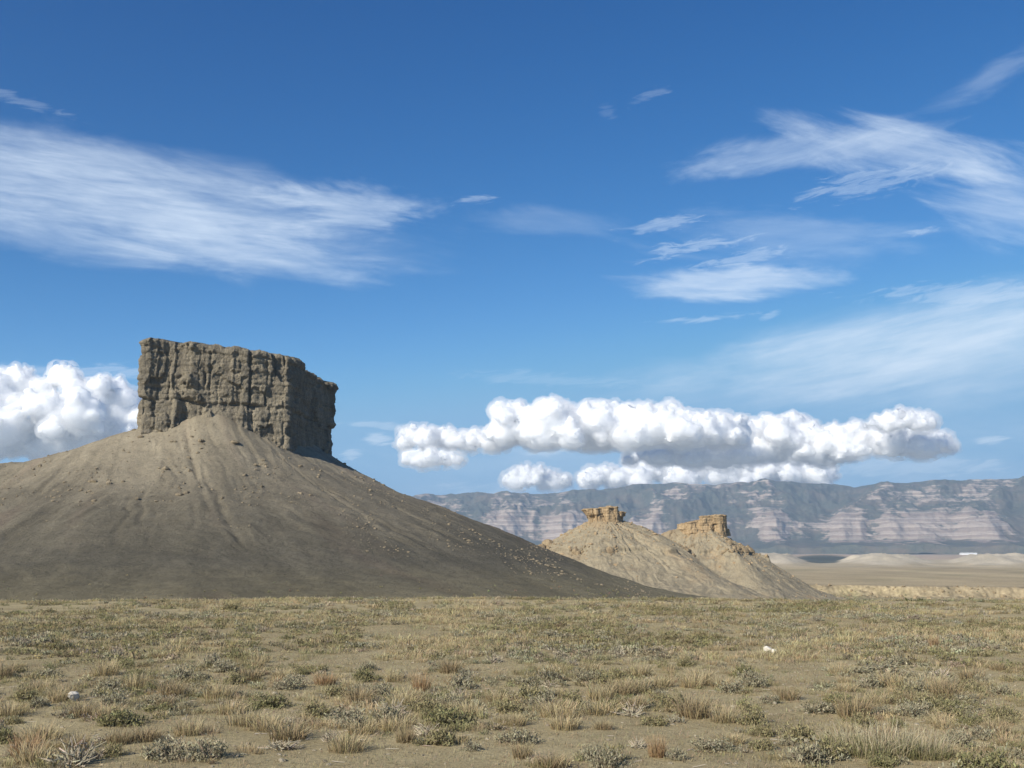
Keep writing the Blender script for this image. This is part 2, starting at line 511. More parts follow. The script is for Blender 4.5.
def rock_cap(pts, zb, ztop, res, rough=1.0, ledge=0.42, seed=1, rounding=4.0, undercut=0.0, crack=7.0, rings=10, ledge_amt=1.0, rim_amt=2.6, lean=None):
    n = None
    P, L = smooth_poly(pts, 64, rounding)
    n = int(L / res)
    P, L = smooth_poly(pts, n, rounding)
    T = np.roll(P, -1, 0) - np.roll(P, 1, 0)
    T /= np.linalg.norm(T, axis=1)[:, None]
    area = np.sum(P[:, 0] * np.roll(P[:, 1], -1) - np.roll(P[:, 0], -1) * P[:, 1])
    N = np.stack([T[:, 1], -T[:, 0]], 1) * (1 if area > 0 else -1)
    zt = ztop(P[:, 0], P[:, 1])
    H = float(np.mean(zt - zb))
    nv = max(12, int(H / res))
    v = np.linspace(0, 1, nv)
    U, Vv = np.meshgrid(np.arange(n), v, indexing='ij')
    px, py = P[:, 0][:, None] + 0 * Vv, P[:, 1][:, None] + 0 * Vv
    hh = Vv * (zt[:, None] - zb)
    zz = zb + hh
    k = rough
    # big bulges
    off = 2.0 * k * fbm(px / (16 * k), py / (16 * k), zz / (26 * k), o=3, seed=seed)
    # vertical joints: jittered spacing along the perimeter, wandering with height; each block stands in or out
    zw = hh / (zt[:, None] - zb) + 0.05 * fbm(px / (22 * k), py / (22 * k), o=3, seed=seed + 11)
    lv = (zw > ledge).astype(np.int64)
    s = np.arange(n)[:, None] * (L / n) + 1.6 * k * fbm(px / (7 * k), py / (7 * k), zz / (11 * k), o=4, seed=seed + 3) * 2
    for spacing, depth, wd, sd_ in ((crack, 3.0, 0.5, 5), (crack * 0.37, 1.2, 0.32, 9)):
        q = s / spacing + (lv * 0.37 if sd_ == 9 else 0)
        qi = np.floor(q).astype(np.int64)
        hb = lambda i: (_h32(np.asarray(i, np.int64).astype(np.uint32), np.uint32(7), np.uint32(1), seed + sd_) / 4294967295.0)
        bnd = lambda i: i + 0.05 + 0.9 * hb(i)
        best = np.full(q.shape, 9.0); dep = np.zeros(q.shape)
        for dq in (-1, 0, 1):
            dd = np.abs(q - bnd(qi + dq)) * spacing
            c = dd < best
            best = np.where(c, dd, best); dep = np.where(c, hb(qi + dq + 5000), dep)
        cell = np.where(q > bnd(qi), qi, qi - 1) * 4 + lv * (1 if sd_ == 5 else 2)
        off = off + (hb(cell + 9000) - 0.5) * (2.3 if sd_ == 5 else 1.2) * k
        vis = sstep(0.0, 0.2, fbm(px / (10 * k), py / (10 * k), zz / (14 * k), o=2, seed=seed + sd_ + 30))
        off = off - depth * k * (0.2 + dep) * np.exp(-(best / (wd * k)) ** 2) * vis
    # chunks: every block of the broken face sits a little in or out
    def chunks(sx, sz, sd_):
        jx = px / sx + 0.35 * fbm(px / sx, py / sx, zz / sz, o=2, seed=sd_); jy = py / sx; jz = zz / sz + 0.35 * fbm(px / sx + 9, py / sx, zz / sz, o=2, seed=sd_ + 1)
        bx, by_, bz = np.floor(jx).astype(np.int64), np.floor(jy).astype(np.int64), np.floor(jz).astype(np.int64)
        best = np.full(jx.shape, 99.0); val = np.zeros(jx.shape)
        for i in (-1, 0, 1):
            for j in (-1, 0, 1):
                for q_ in (-1, 0, 1):
                    h_ = _h32((bx + i).astype(np.uint32), (by_ + j).astype(np.uint32), (bz + q_).astype(np.uint32), sd_)
                    fx = (h_ & np.uint32(255)) / 255.0; fy = ((h_ >> np.uint32(8)) & np.uint32(255)) / 255.0; fz = ((h_ >> np.uint32(16)) & np.uint32(255)) / 255.0
                    dd = np.maximum(np.maximum(np.abs(jx - bx - i - fx), np.abs(jy - by_ - j - fy)), np.abs(jz - bz - q_ - fz) * 1.1)
                    c = dd < best
                    best = np.where(c, dd, best); val = np.where(c, (h_ >> np.uint32(24)) / 255.0, val)
        return val - 0.5
    cm = sstep(-0.12, 0.16, fbm(px / (11 * k), py / (11 * k), zz / (9 * k), o=3, seed=seed + 47))
    off = off + 2.5 * k * chunks(9.0 * k, 19.0 * k, seed + 40) + (0.3 + 0.9 * cm) * k * chunks(3.4 * k, 4.6 * k, seed + 44)
    # bedding: recessed seams and one main ledge
    on = sstep(-0.15, 0.2, fbm(px / (13 * k), py / (13 * k), o=2, seed=seed + 12))
    off = off - ledge_amt * on * 1.5 * k * np.exp(-((zw - ledge) / 0.014) ** 2) + ledge_amt * (0.2 + 0.7 * on) * k * sstep(ledge - 0.01, ledge + 0.02, zw)
    bed = fbm(zz / (2.6 * k), px / (40 * k), py / (40 * k), o=3, seed=seed + 13)
    off = off + 0.75 * k * np.sign(bed) * np.abs(bed) ** 0.6
    off = off + 1.0 * k * fbm(px / (4.5 * k), py / (4.5 * k), zz / (4.0 * k), o=5, seed=seed + 15, ridged=True) * 0.55
    off = off + 0.6 * k * fbm(px / (1.6 * k), py / (1.6 * k), zz / (1.3 * k), o=3, seed=seed + 16)
    # thin resistant top layer and crumbly shoulder
    off = off + 0.9 * k * sstep(0.93, 0.95, zw) - 1.6 * k * sstep(0.975, 1.0, Vv)
    off = off - undercut * k * (1 - sstep(0.0, 0.6, Vv + 0.35 * fbm(px / (6 * k), py / (6 * k), o=2, seed=seed + 20))) + 1.2 * k * (1 - Vv) * (0 if undercut else 1)
    if lean is not None:        # one side hangs over
        off = off - lean[2] * np.clip(N[:, 0] * lean[0] + N[:, 1] * lean[1], 0, 1)[:, None] * (1 - Vv) ** 0.8
    x = px + N[:, 0][:, None] * off
    y = py + N[:, 1][:, None] * off
    rimn = fbm(px[:, -1] / (5 * k), py[:, -1] / (5 * k), o=4, seed=seed + 18)
    zz = zz + (Vv ** 6) * (rim_amt * k * rimn)[:, None]
    wall = np.stack([x, y, zz], -1)
    cen = P.mean(0)
    rr = []
    for j in range(1, rings + 1):
        t = 1 - (j / rings) * 0.985
        bx = cen[0] + (x[:, -1] - cen[0]) * t
        by = cen[1] + (y[:, -1] - cen[1]) * t
        bz = ztop(bx, by) + rim_amt * k * fbm(bx / (5 * k), by / (5 * k), o=4, seed=seed + 18) + 0.5 * k * min(1, j / 2)
        rr.append(np.stack([bx, by, bz], -1))
    allv = np.concatenate([wall, np.stack(rr, 1)], 1)
    nvt = allv.shape[1]
    return allv.reshape(-1, 3), grid_quads(n, nvt, wrap=True)


def rock_mat(name, c_lo, c_hi, c_stain, scale=1.0):
    m = NT(name)
    p = m.pos()
    st = m.noise(m.mapped(p, scale=(1, 1, 0.22)), 0.22 / scale, 7, 0.65, 0.8)
    bed = m.noise(m.mapped(p, scale=(0.06, 0.06, 1)), 0.55 / scale, 4, 0.65)
    fine = m.noise(p, 1.6 / scale, 8, 0.72)
    col = m.mix(m.ramp(st, [(0.36, 0.0), (0.62, 1.0)]), c_lo, c_hi)
    col = m.mix(m.ramp(bed, [(0.50, 0.0), (0.66, 0.55)]), col, c_stain)
    col = m.mix(1.0, col, m.ramp(fine, [(0.28, (0.62, 0.62, 0.62)), (0.72, (1.3, 1.28, 1.25))]), 'MULTIPLY')
    vor = m.n('ShaderNodeTexVoronoi', {'Vector': m.mapped(p, scale=(1, 1, 0.8)), 'Scale': 0.55 / scale}, feature='DISTANCE_TO_EDGE').outputs['Distance']
    vr = m.math('MINIMUM', m.math('MULTIPLY', vor, 5.0), 1.0)
    h = m.math('ADD', m.math('MULTIPLY', fine, 1.0), m.math('MULTIPLY', vr, 0.25))
    return m.surf(col, 0.95, h, 0.9 * scale, 1.0)


def slope_mat(name, zlo, zhi, c_lo, c_hi, c_rub, rub_scale=1.0, rub_amt=0.5):
    m = NT(name)
    p = m.pos()
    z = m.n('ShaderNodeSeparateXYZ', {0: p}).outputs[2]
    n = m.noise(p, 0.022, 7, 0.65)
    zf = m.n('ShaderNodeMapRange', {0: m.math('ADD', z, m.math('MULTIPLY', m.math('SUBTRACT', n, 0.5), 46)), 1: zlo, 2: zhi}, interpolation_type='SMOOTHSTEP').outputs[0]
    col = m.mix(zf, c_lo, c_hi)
    strip = m.n('ShaderNodeVertexColor', layer_name='Col').outputs[0]
    col = m.mix(1.0, col, strip, 'MULTIPLY')
    n2 = m.noise(p, 0.16, 8, 0.7)
    n3 = m.noise(p, 0.8 / rub_scale, 8, 0.8)
    col = m.mix(1.0, col, m.ramp(n2, [(0.3, (0.82, 0.81, 0.80)), (0.7, (1.15, 1.15, 1.15))]), 'MULTIPLY')
    col = m.mix(m.math('MULTIPLY', m.ramp(n3, [(0.60, 0.0), (0.70, 1.0)]), rub_amt), col, c_rub)
    col = m.mix(1.0, col, m.ramp(n3, [(0.34, (0.62, 0.62, 0.62)), (0.5, (1, 1, 1))]), 'MULTIPLY')
    h = m.math('ADD', m.math('MULTIPLY', n2, 0.6), m.math('MULTIPLY', n3, 0.7))
    return m.surf(col, 0.98, h, 1.4 * rub_scale, 0.9)


def merge(parts):
    Vs, Qs, o = [], [], 0
    for V, Q in parts:
        Vs.append(V); Qs.append(Q + o); o += len(V)
    return np.concatenate(Vs), np.concatenate(Qs)


def lumps(pts, seed, flat=0.7):
    """Angular boulders: (x, y, z, size) -> one mesh of noisy spheres, 6x10 grid each."""
    parts = []
    for i, (x, y, z, s) in enumerate(pts):
        nu, nv = 10, 7
        th = np.linspace(0, 2 * np.pi, nu, endpoint=False)
        ph = np.linspace(0.02, np.pi - 0.02, nv)
        TH, PH = np.meshgrid(th, ph, indexing='ij')
        d = np.stack([np.sin(PH) * np.cos(TH), np.sin(PH) * np.sin(TH), np.cos(PH)], -1)
        # facet by clipping with random planes
        lr = np.random.default_rng(seed * 1000 + i)
        rad = np.ones(TH.shape)
        for _ in range(9):
            nn = lr.normal(size=3); nn /= np.linalg.norm(nn)
            k = lr.uniform(0.55, 0.9)
            dt = d @ nn
            rad = np.where(dt > 1e-3, np.minimum(rad, k / np.maximum(dt, 1e-3)), rad)
        sc = s * lr.uniform(0.75, 1.25, 3) * np.array([1, 1, flat])
        v = d * rad[..., None] * sc
        a = lr.uniform(0, 6.28)
        v = np.stack([v[..., 0] * math.cos(a) - v[..., 1] * math.sin(a), v[..., 0] * math.sin(a) + v[..., 1] * math.cos(a), v[..., 2]], -1)
        parts.append(((v + np.array([x, y, z])).reshape(-1, 3), grid_quads(nu, nv, wrap=True)))
    return merge(parts)


# ------------------------------------------------------------------ the big butte
SPINE = np.array([[-118, 590, 52.5, 11], [-127, 550, 60.5, 12], [-142, 515, 60.5, 12], [-170, 508, 55, 9], [-232, 496, 38.5, 6], [-330, 520, 15, 5], [-480, 560, -8, 4]], float)
PD = [0, 6, 33, 59, 94, 135, 170, 230, 320, 500]
PH_ = [0, 2.5, 19, 32, 44.5, 59.5, 68.5, 76.5, 84, 95]


def butte_h(x, y):
    hs = []
    for a, b in zip(SPINE[:-1], SPINE[1:]):
        ab = b[:2] - a[:2]
        t = np.clip(((x - a[0]) * ab[0] + (y - a[1]) * ab[1]) / (ab @ ab), 0, 1)
        dx, dy = x - (a[0] + t * ab[0]), y - (a[1] + t * ab[1])
        zt = a[2] + t * (b[2] - a[2]); r0 = a[3] + t * (b[3] - a[3])
        d = np.hypot(dx, dy)
        dd = np.sqrt(np.maximum(0, d - r0) ** 2 + 4) - 2
        hs.append(zt - np.interp(dd, PD, PH_))
    hs = np.stack(hs)
    k = 5.0
    mx = hs.max(0)
    h = mx + np.log(np.exp((hs - mx) * (1 / k)).sum(0)) * k - k * 0.5
    return h


def butte_surface(x, y):
    cx, cy = -190, 592
    h = butte_h(x, y) - 9 * sstep(-20, 90, x)
    d = np.hypot(x - cx, y - cy)
    th = np.arctan2(x - cx, -(y - cy))
    wq = 0.10 * fbm(x / 60, y / 60, o=3, seed=61)
    act = sstep(70, 120, d) * (1 - sstep(215, 300, d))
    ril = fbm(th * 11 + wq * 22, d / 150, o=5, seed=62, ridged=True)
    ril2 = fbm(th * 34 + wq * 60, d / 60, o=4, seed=63, ridged=True)
    h = h + act * (1.15 * ril + 0.6 * ril2 - 0.8) * (0.4 + 0.6 * sstep(-0.1, 0.2, perlin(x / 50, y / 50, seed=60)))
    h = h + 2.0 * fbm(x / 45, y / 45, o=4, seed=64) + 0.9 * fbm(x / 8, y / 8, o=5, seed=65)
    # debris mound piled against the front of the cap
    h = h + 4.0 * np.exp(-((x + 139) / 19) ** 2 - ((y - 497) / 12) ** 2)
    # a few deeper incised gullies
    gr = np.random.default_rng(162)
    for t0 in np.concatenate([gr.uniform(0.25, 1.0, 15), gr.uniform(-0.5, 0.25, 5)]):
        dep, w0 = gr.uniform(0.30, 0.75), gr.uniform(0.004, 0.007)
        tt = th - t0 - 0.022 * fbm(d / 22 + t0 * 50, d * 0 + t0 * 9, o=4, seed=66)
        dep = dep * sstep(-0.25, 0.15, perlin(d / 40 + t0 * 31, t0 * 77.0, seed=163))
        h = h - dep * np.exp(-(tt / w0) ** 2) * sstep(95, 125, d) * (1 - sstep(210, 270, d))
    return h, d, th, ril, ril2


def make_big_butte():
    root = empty('butte', (-132, 538, -20))
    tag(root, 'tall grey-brown butte crowned by a single long blocky sandstone cliff', 'butte', 'buttes rising from the desert plain')
    off = np.array([-132, 538, -20.0])
    xs = np.linspace(-430, 170, 760)
    ys = np.concatenate([np.linspace(270, 600, 520), np.linspace(602, 800, 60)])
    X, Y = np.meshgrid(xs, ys, indexing='ij')
    h, d, th, ril, ril2 = butte_surface(X, Y)
    edge = np.minimum.reduce([(X - xs[0]) / 40, (xs[-1] - X) / 40, (Y - ys[0]) / 40, (ys[-1] - Y) / 40])
    h = np.minimum(h, terrain_z(X, Y) + 3 + 60 * np.clip(edge, 0, 1) - 12 * (1 - np.clip(edge, 0, 1)) + 40 * (edge > 0.99))
    V = np.stack([X, Y, h], -1).reshape(-1, 3) - off
    c = np.ones((V.shape[0], 3))
    f = (0.90 + 0.20 * sstep(0.05, 0.5, fbm(th * 17, d / 90, o=4, seed=67) + 0.25)).reshape(-1)
    foot = (sstep(-9, -17, h + 3 * fbm(X / 60, Y / 60, o=3, seed=161)) if False else 1 - sstep(-13, -1, h + 5 * fbm(X / 90, Y / 60, o=4, seed=161))).reshape(-1)
    lay = fbm(h / 7.0, X / 200, Y / 200, o=3, seed=68).reshape(-1)
    f = f * (1 + 0.13 * lay)
    pinkish = sstep(0.05, 0.4, fbm(th * 9, d / 140, o=4, seed=69)).reshape(-1)
    c[:] = f[:, None]
    c *= 1 + foot[:, None] * np.array([0.60, 0.55, 0.32])
    c[:, 0] *= 1 + 0.07 * pinkish; c[:, 2] *= 1 + 0.02 * pinkish
    me = raw_mesh('talus_slope', V, grid_quads(len(xs), len(ys)), c)
    mat = slope_mat('grey slope', -6, 58, (0.124, 0.110, 0.079), (0.316, 0.270, 0.190), (0.36, 0.30, 0.205), 1.0, 0.35)  # base colour darker on the lower slope, paler towards the cap
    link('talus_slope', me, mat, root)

    A, B, C, D = at(139, 430, 488), at(286, 430, 508), at(331, 430, 574), (-172, 572)
    pts = [A[:2], (A[:2] + B[:2]) / 2 + np.array([0.3, -1.2]), B[:2], (B[:2] * .6 + C[:2] * .4) + np.array([-1.5, 0]), C[:2], D]

    def ztop(x, y):
        t = (x - A[0]) / (B[0] - A[0])
        z = 97.0 - 4.3 * np.clip(t, 0, 1.1) ** 1.2
        z = z - 2.2 * sstep(529, 533, y + 3 * perlin(x / 6, y / 6, seed=71)) * sstep(-150, -120, x) - 0.03 * np.maximum(0, y - 530)
        return z
    V, Q = rock_cap(pts, 40.0, ztop, 0.42, rough=1.0, ledge=0.52, seed=73, rounding=1.6, crack=13.0)
    me = raw_mesh('cap_rock', V - off, Q)
    m = rock_mat('grey sandstone', (0.180, 0.158, 0.120), (0.310, 0.268, 0.195), (0.135, 0.119, 0.094))
    link('cap_rock', me, m, root)
    # rubble on the slope: too many and too small to count
    lr = np.random.default_rng(5)
    pts = []
    bx, by_ = lr.uniform(-260, 60, 9000), lr.uniform(390, 560, 9000)
    bh = butte_surface(bx, by_)[0]
    okk = (bh > terrain_z(bx, by_) + 1) & (perlin(bx / 22, by_ / 60, seed=160) > lr.uniform(-0.1, 0.25, 9000))
    for x, y, hx in list(zip(bx[okk], by_[okk], bh[okk]))[:1900]:
        s = 0.14 + 0.20 * lr.exponential() * (1.4 if hx > 20 else 0.9)
        pts.append((x, y, hx + 0.05, min(s, 1.6)))
    for _ in range(45):     # line of rocks down the right-hand gully
        t = lr.uniform(0, 1)
        x, y = -20 + 55 * t + lr.normal() * 1.5, 478 - 52 * t + lr.normal() * 2
        hx = butte_surface(np.array([x]), np.array([y]))[0][0]
        pts.append((x, y, hx, lr.uniform(0.3, 1.1)))
    V, Q = lumps(pts, 3)
    o = link('rubble', raw_mesh('rubble', V - off, Q, smooth=False), rock_mat('rubble stone', (0.20, 0.165, 0.11), (0.33, 0.27, 0.18), (0.16, 0.13, 0.10), 0.4), root)
    o['kind'] = 'stuff'
    # fallen blocks just under the cap
    bm = rock_mat('fallen block stone', (0.21, 0.172, 0.115), (0.36, 0.29, 0.19), (0.15, 0.125, 0.09), 0.5)
    for px, py, Yd, s, lab in ((257, 417, 494, 3.6, 'big grey block leaning against the foot of the tall cliff'),
                               (235, 444, 470, 2.3, 'low pale boulder on bare talus below the middle of the tall cliff'),
                               (288, 439, 492, 2.6, 'jagged boulder below the shadowed corner of the tall cliff'),
                               (201, 442, 468, 1.8, 'small dark boulder on talus below the cracked left part of the tall cliff'),
                               (325, 452, 520, 2.0, 'small boulder lying under the dark side face of the tall cliff')):
        # walk the view ray to the slope
        for Yt in np.linspace(380, 560, 361):
            p = at(px, py, Yt)
            hz = butte_surface(np.array([p[0]]), np.array([p[1]]))[0][0]
            if hz >= p[2]:
                break
        V, Q = lumps([(0, 0, 0, s)], int(px), 0.75)
        b = link('boulder', raw_mesh('boulder', V, Q, smooth=False), bm)
        b.location = (p[0], p[1], hz + s * 0.25)
        tag(b, lab, 'boulder', 'boulders fallen from the tall cliff')


make_big_butte()

# ------------------------------------------------------------------ the two small buttes
def small_surface(x, y, cx, cy, zap, r0, seed, el, dirs, cliff=None):
    dx, dy = x - cx, y - cy
    th = np.arctan2(dx, -dy)
    d = np.hypot(dx * el[0], dy * el[1])
    d = d * (1 + 0.10 * fbm(th * 1.5 + 3, d * 0 + seed, o=3, seed=seed))
    dd = np.maximum(0, d - r0)
    h = zap - np.interp(dd, [0, 18, 38, 58, 78, 110, 160, 260], [0, 9.8, 20.5, 31, 42, 53, 60, 68])
    for (t0, wt, amp, reach) in dirs:          # spurs that run out from the cone
        tt = (th - t0 + np.pi) % (2 * np.pi) - np.pi
        h = h + amp * np.exp(-(tt / wt) ** 2) * sstep(5, reach, d) * (1 - sstep(reach * 1.3, reach * 2.6, d))
    wq = fbm(x / 30, y / 30, o=3, seed=seed + 1)
    act = sstep(4, 14, d)
    h = h + act * (1.7 * fbm(th * 5 + wq * 2, d / 60, o=5, seed=seed + 2, ridged=True) - 0.7 + 0.5 * fbm(th * 22 + wq * 5, d / 25, o=4, seed=seed + 3, ridged=True))
    h = h + 2.2 * fbm(x / 18, y / 18, o=6, seed=seed + 4) + 0.9 * fbm(x / 5, y / 5, o=5, seed=seed + 5)
    # hard bed: step in the slope, broken here and there
    zb = 1.5 + 2.5 * fbm(x / 50, y / 50, o=2, seed=77)
    on = sstep(-0.12, 0.10, fbm(x / 16, y / 16, o=4, seed=seed + 6))
    k = 1.0
    st = np.clip((h - zb) / 6.0, -1, 1)
    h = h + on * 3.4 * (np.sign(st) * np.abs(st) ** 0.45 - st) * (np.abs(st) < 1)
    if cliff is not None:
        h = cliff(x, y, h)
    return h, d, th


def make_small_butte(label, cx, cy, zap, r0, seed, el, dirs, ext, caps, matS, matC, cliff=None, matL=None):
    root = empty('butte', (cx, cy, zap - 50))
    tag(root, label, 'butte', 'buttes rising from the desert plain')
    off = np.array([cx, cy, zap - 50.0])
    xs = np.arange(cx - ext[0], cx + ext[1], 0.55); ys = np.concatenate([np.arange(cy - ext[2], cy + 12, 0.6), np.arange(cy + 12, cy + ext[3], 5)])
    X, Y = np.meshgrid(xs, ys, indexing='ij')
    h, d, th = small_surface(X, Y, cx, cy, zap, r0, seed, el, dirs, cliff)
    edge = np.clip(np.minimum.reduce([(X - xs[0]) / 20, (xs[-1] - X) / 20, (Y - ys[0]) / 20, (ys[-1] - Y) / 20]), 0, 1)
    h = np.minimum(h, terrain_z(X, Y) + 70 * edge - 10 * (1 - edge))
    V = np.stack([X, Y, h], -1).reshape(-1, 3) - off
    gy, gx = np.gradient(h, ys, xs, axis=(1, 0))
    sl = np.hypot(gx, gy)
    lay = fbm(h / 4.0, X / 150, Y / 150, o=3, seed=seed + 8)
    f = 1 + 0.16 * lay + 0.10 * fbm(X / 20, Y / 20, o=4, seed=seed + 9)
    c = np.stack([f, f, f], -1)
    rocky = sstep(1.0, 1.7, sl)[..., None]
    c = c * (1 - rocky * 0.28)
    red = sstep(0.08, 0.35, fbm(X / 34, Y / 34, o=4, seed=seed + 10))[..., None]
    c = c * (1 + red * np.array([0.10, 0.0, -0.08]))
    me = raw_mesh('talus_slope', V, grid_quads(len(xs), len(ys)), c.reshape(-1, 3))
    link('talus_slope', me, matS, root)
    V, Q = merge(caps)
    link('cap_rock', raw_mesh('cap_rock', V - off, Q), matC, root)
    lr = np.random.default_rng(seed)
    pts = []
    a = lr.uniform(-1.6, 1.6, 1000); rd = r0 + np.abs(lr.normal(size=1000)) * 45 + 2
    x, y = cx + rd * np.sin(a), cy - rd * np.cos(a)
    hz = small_surface(x, y, cx, cy, zap, r0, seed, el, dirs, cliff)[0]
    pts = [(p, q, w_, min(0.22 + 0.28 * lr.exponential(), 1.7)) for p, q, w_ in zip(x, y, hz)]
    led = []
    a = lr.uniform(-1.9, 1.9, 420)
    a = a[perlin(a * 3.1, 0.5, seed=seed + 40) > -0.05][:230]
    rd = np.linspace(r0 + 4, 95, 120)
    xs_, ys_ = cx + rd[None] * np.sin(a)[:, None], cy - rd[None] * np.cos(a)[:, None]
    hz = small_surface(xs_, ys_, cx, cy, zap, r0, seed, el, dirs, cliff)[0]
    zt_ = 2.0 + 3.0 * perlin(a * 1.3, 1.5, seed=seed + 41) + lr.normal(size=len(a)) * 1.6
    for i in range(len(a)):
        k = int(np.argmax(hz[i] < zt_[i]))
        if k: led.append((xs_[i, k], ys_[i, k], hz[i, k] + 0.2, 0.6 + 0.55 * lr.exponential()))
    if led:
        V, Q = lumps(led, seed + 7, 0.9)
        link('rock_ledge', raw_mesh('rock_ledge', V - off, Q, smooth=False), matL, root)['kind'] = 'stuff'
    V, Q = lumps(pts, seed)
    o = link('rubble', raw_mesh('rubble', V - off, Q, smooth=False), matC, root)
    o['kind'] = 'stuff'


def pxpoly(lst, Y):
    return [tuple(at(px, 540, Y + dy)[:2]) for px, dy in lst]


def make_small_buttes():
    mS = slope_mat('tan slope', -40, 10, (0.285, 0.243, 0.166), (0.362, 0.303, 0.200), (0.17, 0.128, 0.08), 0.9, 0.75)
    mC = rock_mat('orange sandstone', (0.32, 0.225, 0.125), (0.50, 0.375, 0.225), (0.20, 0.15, 0.10), 0.45)
    mL = rock_mat('ledge sandstone', (0.22, 0.165, 0.10), (0.40, 0.31, 0.19), (0.15, 0.11, 0.07), 0.4)
    # first, with an overhanging split slab
    Y1 = 780
    c1 = at(603, 518.5, Y1)
    zt = lambda py, Y: at(600, py, Y)[2]
    f1 = lambda py: (lambda x, y: zt(py, Y1) + 0 * x)
    caps = [
        rock_cap(pxpoly([(582.5, -3), (587, -11), (596, -12), (601.8, -10), (601.8, 9), (590, 12), (583.5, 6)], Y1), zt(524.0, Y1), lambda x, y: zt(508.6, Y1) + 0.05 * (x - c1[0]), 0.33, rough=0.5, ledge=0.55, seed=81, rounding=0.8, crack=9, rings=6, rim_amt=2.2, lean=(-1, -0.2, 7.5)),
        rock_cap(pxpoly([(602.1, -10), (608, -11.5), (617.3, -9), (617.3, 9), (602.1, 9)], Y1), zt(524, Y1), lambda x, y: zt(507.6, Y1) + 0.03 * (x - c1[0]), 0.33, rough=0.5, ledge=0.6, seed=83, rounding=0.7, crack=8, rings=6, rim_amt=2.6),
        rock_cap(pxpoly([(617.8, -8), (622, -7), (624.5, 0), (622, 7), (617.8, 8)], Y1), zt(522, Y1), lambda x, y: zt(511.8, Y1) + 0 * x, 0.33, rough=0.45, ledge=0.5, seed=85, rounding=0.8, crack=7, rings=5, lean=(1, -0.2, 2.0)),
        rock_cap(pxpoly([(607, -5), (611.5, -6), (612.5, 0), (608, 2)], Y1), zt(509.0, Y1), lambda x, y: zt(506.2, Y1) + 0 * x, 0.33, rough=0.3, ledge=0.5, seed=87, rounding=0.7, crack=6, rings=4),
    ]
    make_small_butte('small tan butte topped by a split orange slab that overhangs at one end', c1[0], Y1, c1[2], 6, 91, (1.0, 0.9),
                     [(0.75, 0.20, 6, 60), (1.5, 0.35, 6, 35)], (115, 130, 150, 110), caps, mS, mC, None, mL)
    # second, with a longer battered cap and a low cliff on its far shoulder
    Y2 = 815
    c2 = at(703, 529, Y2)

    caps = [
        rock_cap(pxpoly([(678.5, 0), (684, -9), (690, -12), (701, -11.5), (701, 10), (684, 10)], Y2), zt(536, Y2), lambda x, y: zt(519.5, Y2) + 0.20 * (x - c2[0]) + 0 * y, 0.34, rough=0.5, ledge=0.5, seed=95, rounding=0.8, crack=8, rings=6, rim_amt=2.8),
        rock_cap(pxpoly([(701.4, -12), (713.4, -10.5), (713.4, 10), (701.4, 10)], Y2), zt(536, Y2), lambda x, y: zt(516.3, Y2) + 0.05 * (x - c2[0]) + 0 * y, 0.34, rough=0.5, ledge=0.62, seed=96, rounding=0.7, crack=9, rings=6, rim_amt=2.4),
        rock_cap(pxpoly([(714.0, -10), (720, -11), (725.5, -9), (725.5, 8), (714.0, 9)], Y2), zt(536, Y2), lambda x, y: zt(515.2, Y2) + 0 * x, 0.34, rough=0.5, ledge=0.55, seed=97, rounding=0.7, crack=7, rings=6, rim_amt=2.4),
        rock_cap(pxpoly([(726.0, -5), (729.5, -4), (729.5, 4), (726.0, 5)], Y2), zt(536, Y2), lambda x, y: zt(529.0, Y2) + 0 * x, 0.34, rough=0.3, ledge=0.5, seed=99, rounding=0.7, crack=6, rings=4),
    ]
    sh = at(768, 560, Y2)

    def cliff(x, y, h):
        # bench that ends in a short cliff
        m = np.exp(-((y - (Y2 - 2)) / 26) ** 2)
        edge = sh[0] + 2.5 * perlin(x / 5, y / 5, seed=101) * 1.5 + 0.10 * (y - Y2)
        zbench = at(768, 553, Y2)[2] - 0.10 * (x - (sh[0] - 18))
        target = np.maximum(h, zbench - 60 * (1 - m))
        add = sstep(sh[0] - 34, sh[0] - 16, x) * (1 - sstep(edge - 0.8, edge + 0.8, x))
        return h + (target - h) * add
    make_small_butte('small tan butte with a long battered orange cap and a stepped cliff on its shoulder', c2[0], Y2, c2[2], 8, 103, (1.16, 0.95),
                     [(0.25, 0.16, 5, 55), (-1.35, 0.35, 11, 35)], (110, 150, 160, 110), caps, mS, mC, cliff, mL)


make_small_buttes()

# ------------------------------------------------------------------ clouds
def ico_template(n=2):
    import bmesh
    bm = bmesh.new()
    bmesh.ops.create_icosphere(bm, subdivisions=n, radius=1)
    v = np.array([x.co[:] for x in bm.verts]); f = np.array([[q.index for q in p.verts] for p in bm.faces])
    bm.free()
    return v, f


ICO = ico_template(2)
ICO1 = ico_template(1)


def cloud_mat():
    m = NT('cloud vapour')
    b = m.n('ShaderNodeBsdfPrincipled', {'Base Color': (0.93, 0.93, 0.935, 1), 'Roughness': 1.0, 'Specular IOR Level': 0.0,
                                         'Subsurface Weight': 1.0, 'Subsurface Radius': (1.0, 1.0, 1.0), 'Subsurface Scale': 420.0})
    m.n('ShaderNodeOutputMaterial', {'Surface': b.outputs[0]})
    return m.m


def fringe_mat():
    m = NT('thin vapour')
    v = m.n('ShaderNodeVolumePrincipled', {'Color': (1.0, 1.0, 1.0, 1), 'Density': 1 / 300.0, 'Anisotropy': 0.0})
    m.n('ShaderNodeOutputMaterial', {'Volume': v.outputs[0]})
    return m.m


CLOUD = cloud_mat()
FRINGE = fringe_mat()
TEX = []
for nm, s in (('billow', 620.0), ('puff', 230.0), ('curl', 95.0)):
    t = bpy.data.textures.new(nm, 'CLOUDS')
    t.noise_scale = s; t.noise_depth = 2; t.noise_basis = 'IMPROVED_PERLIN'
    TEX.append(t)


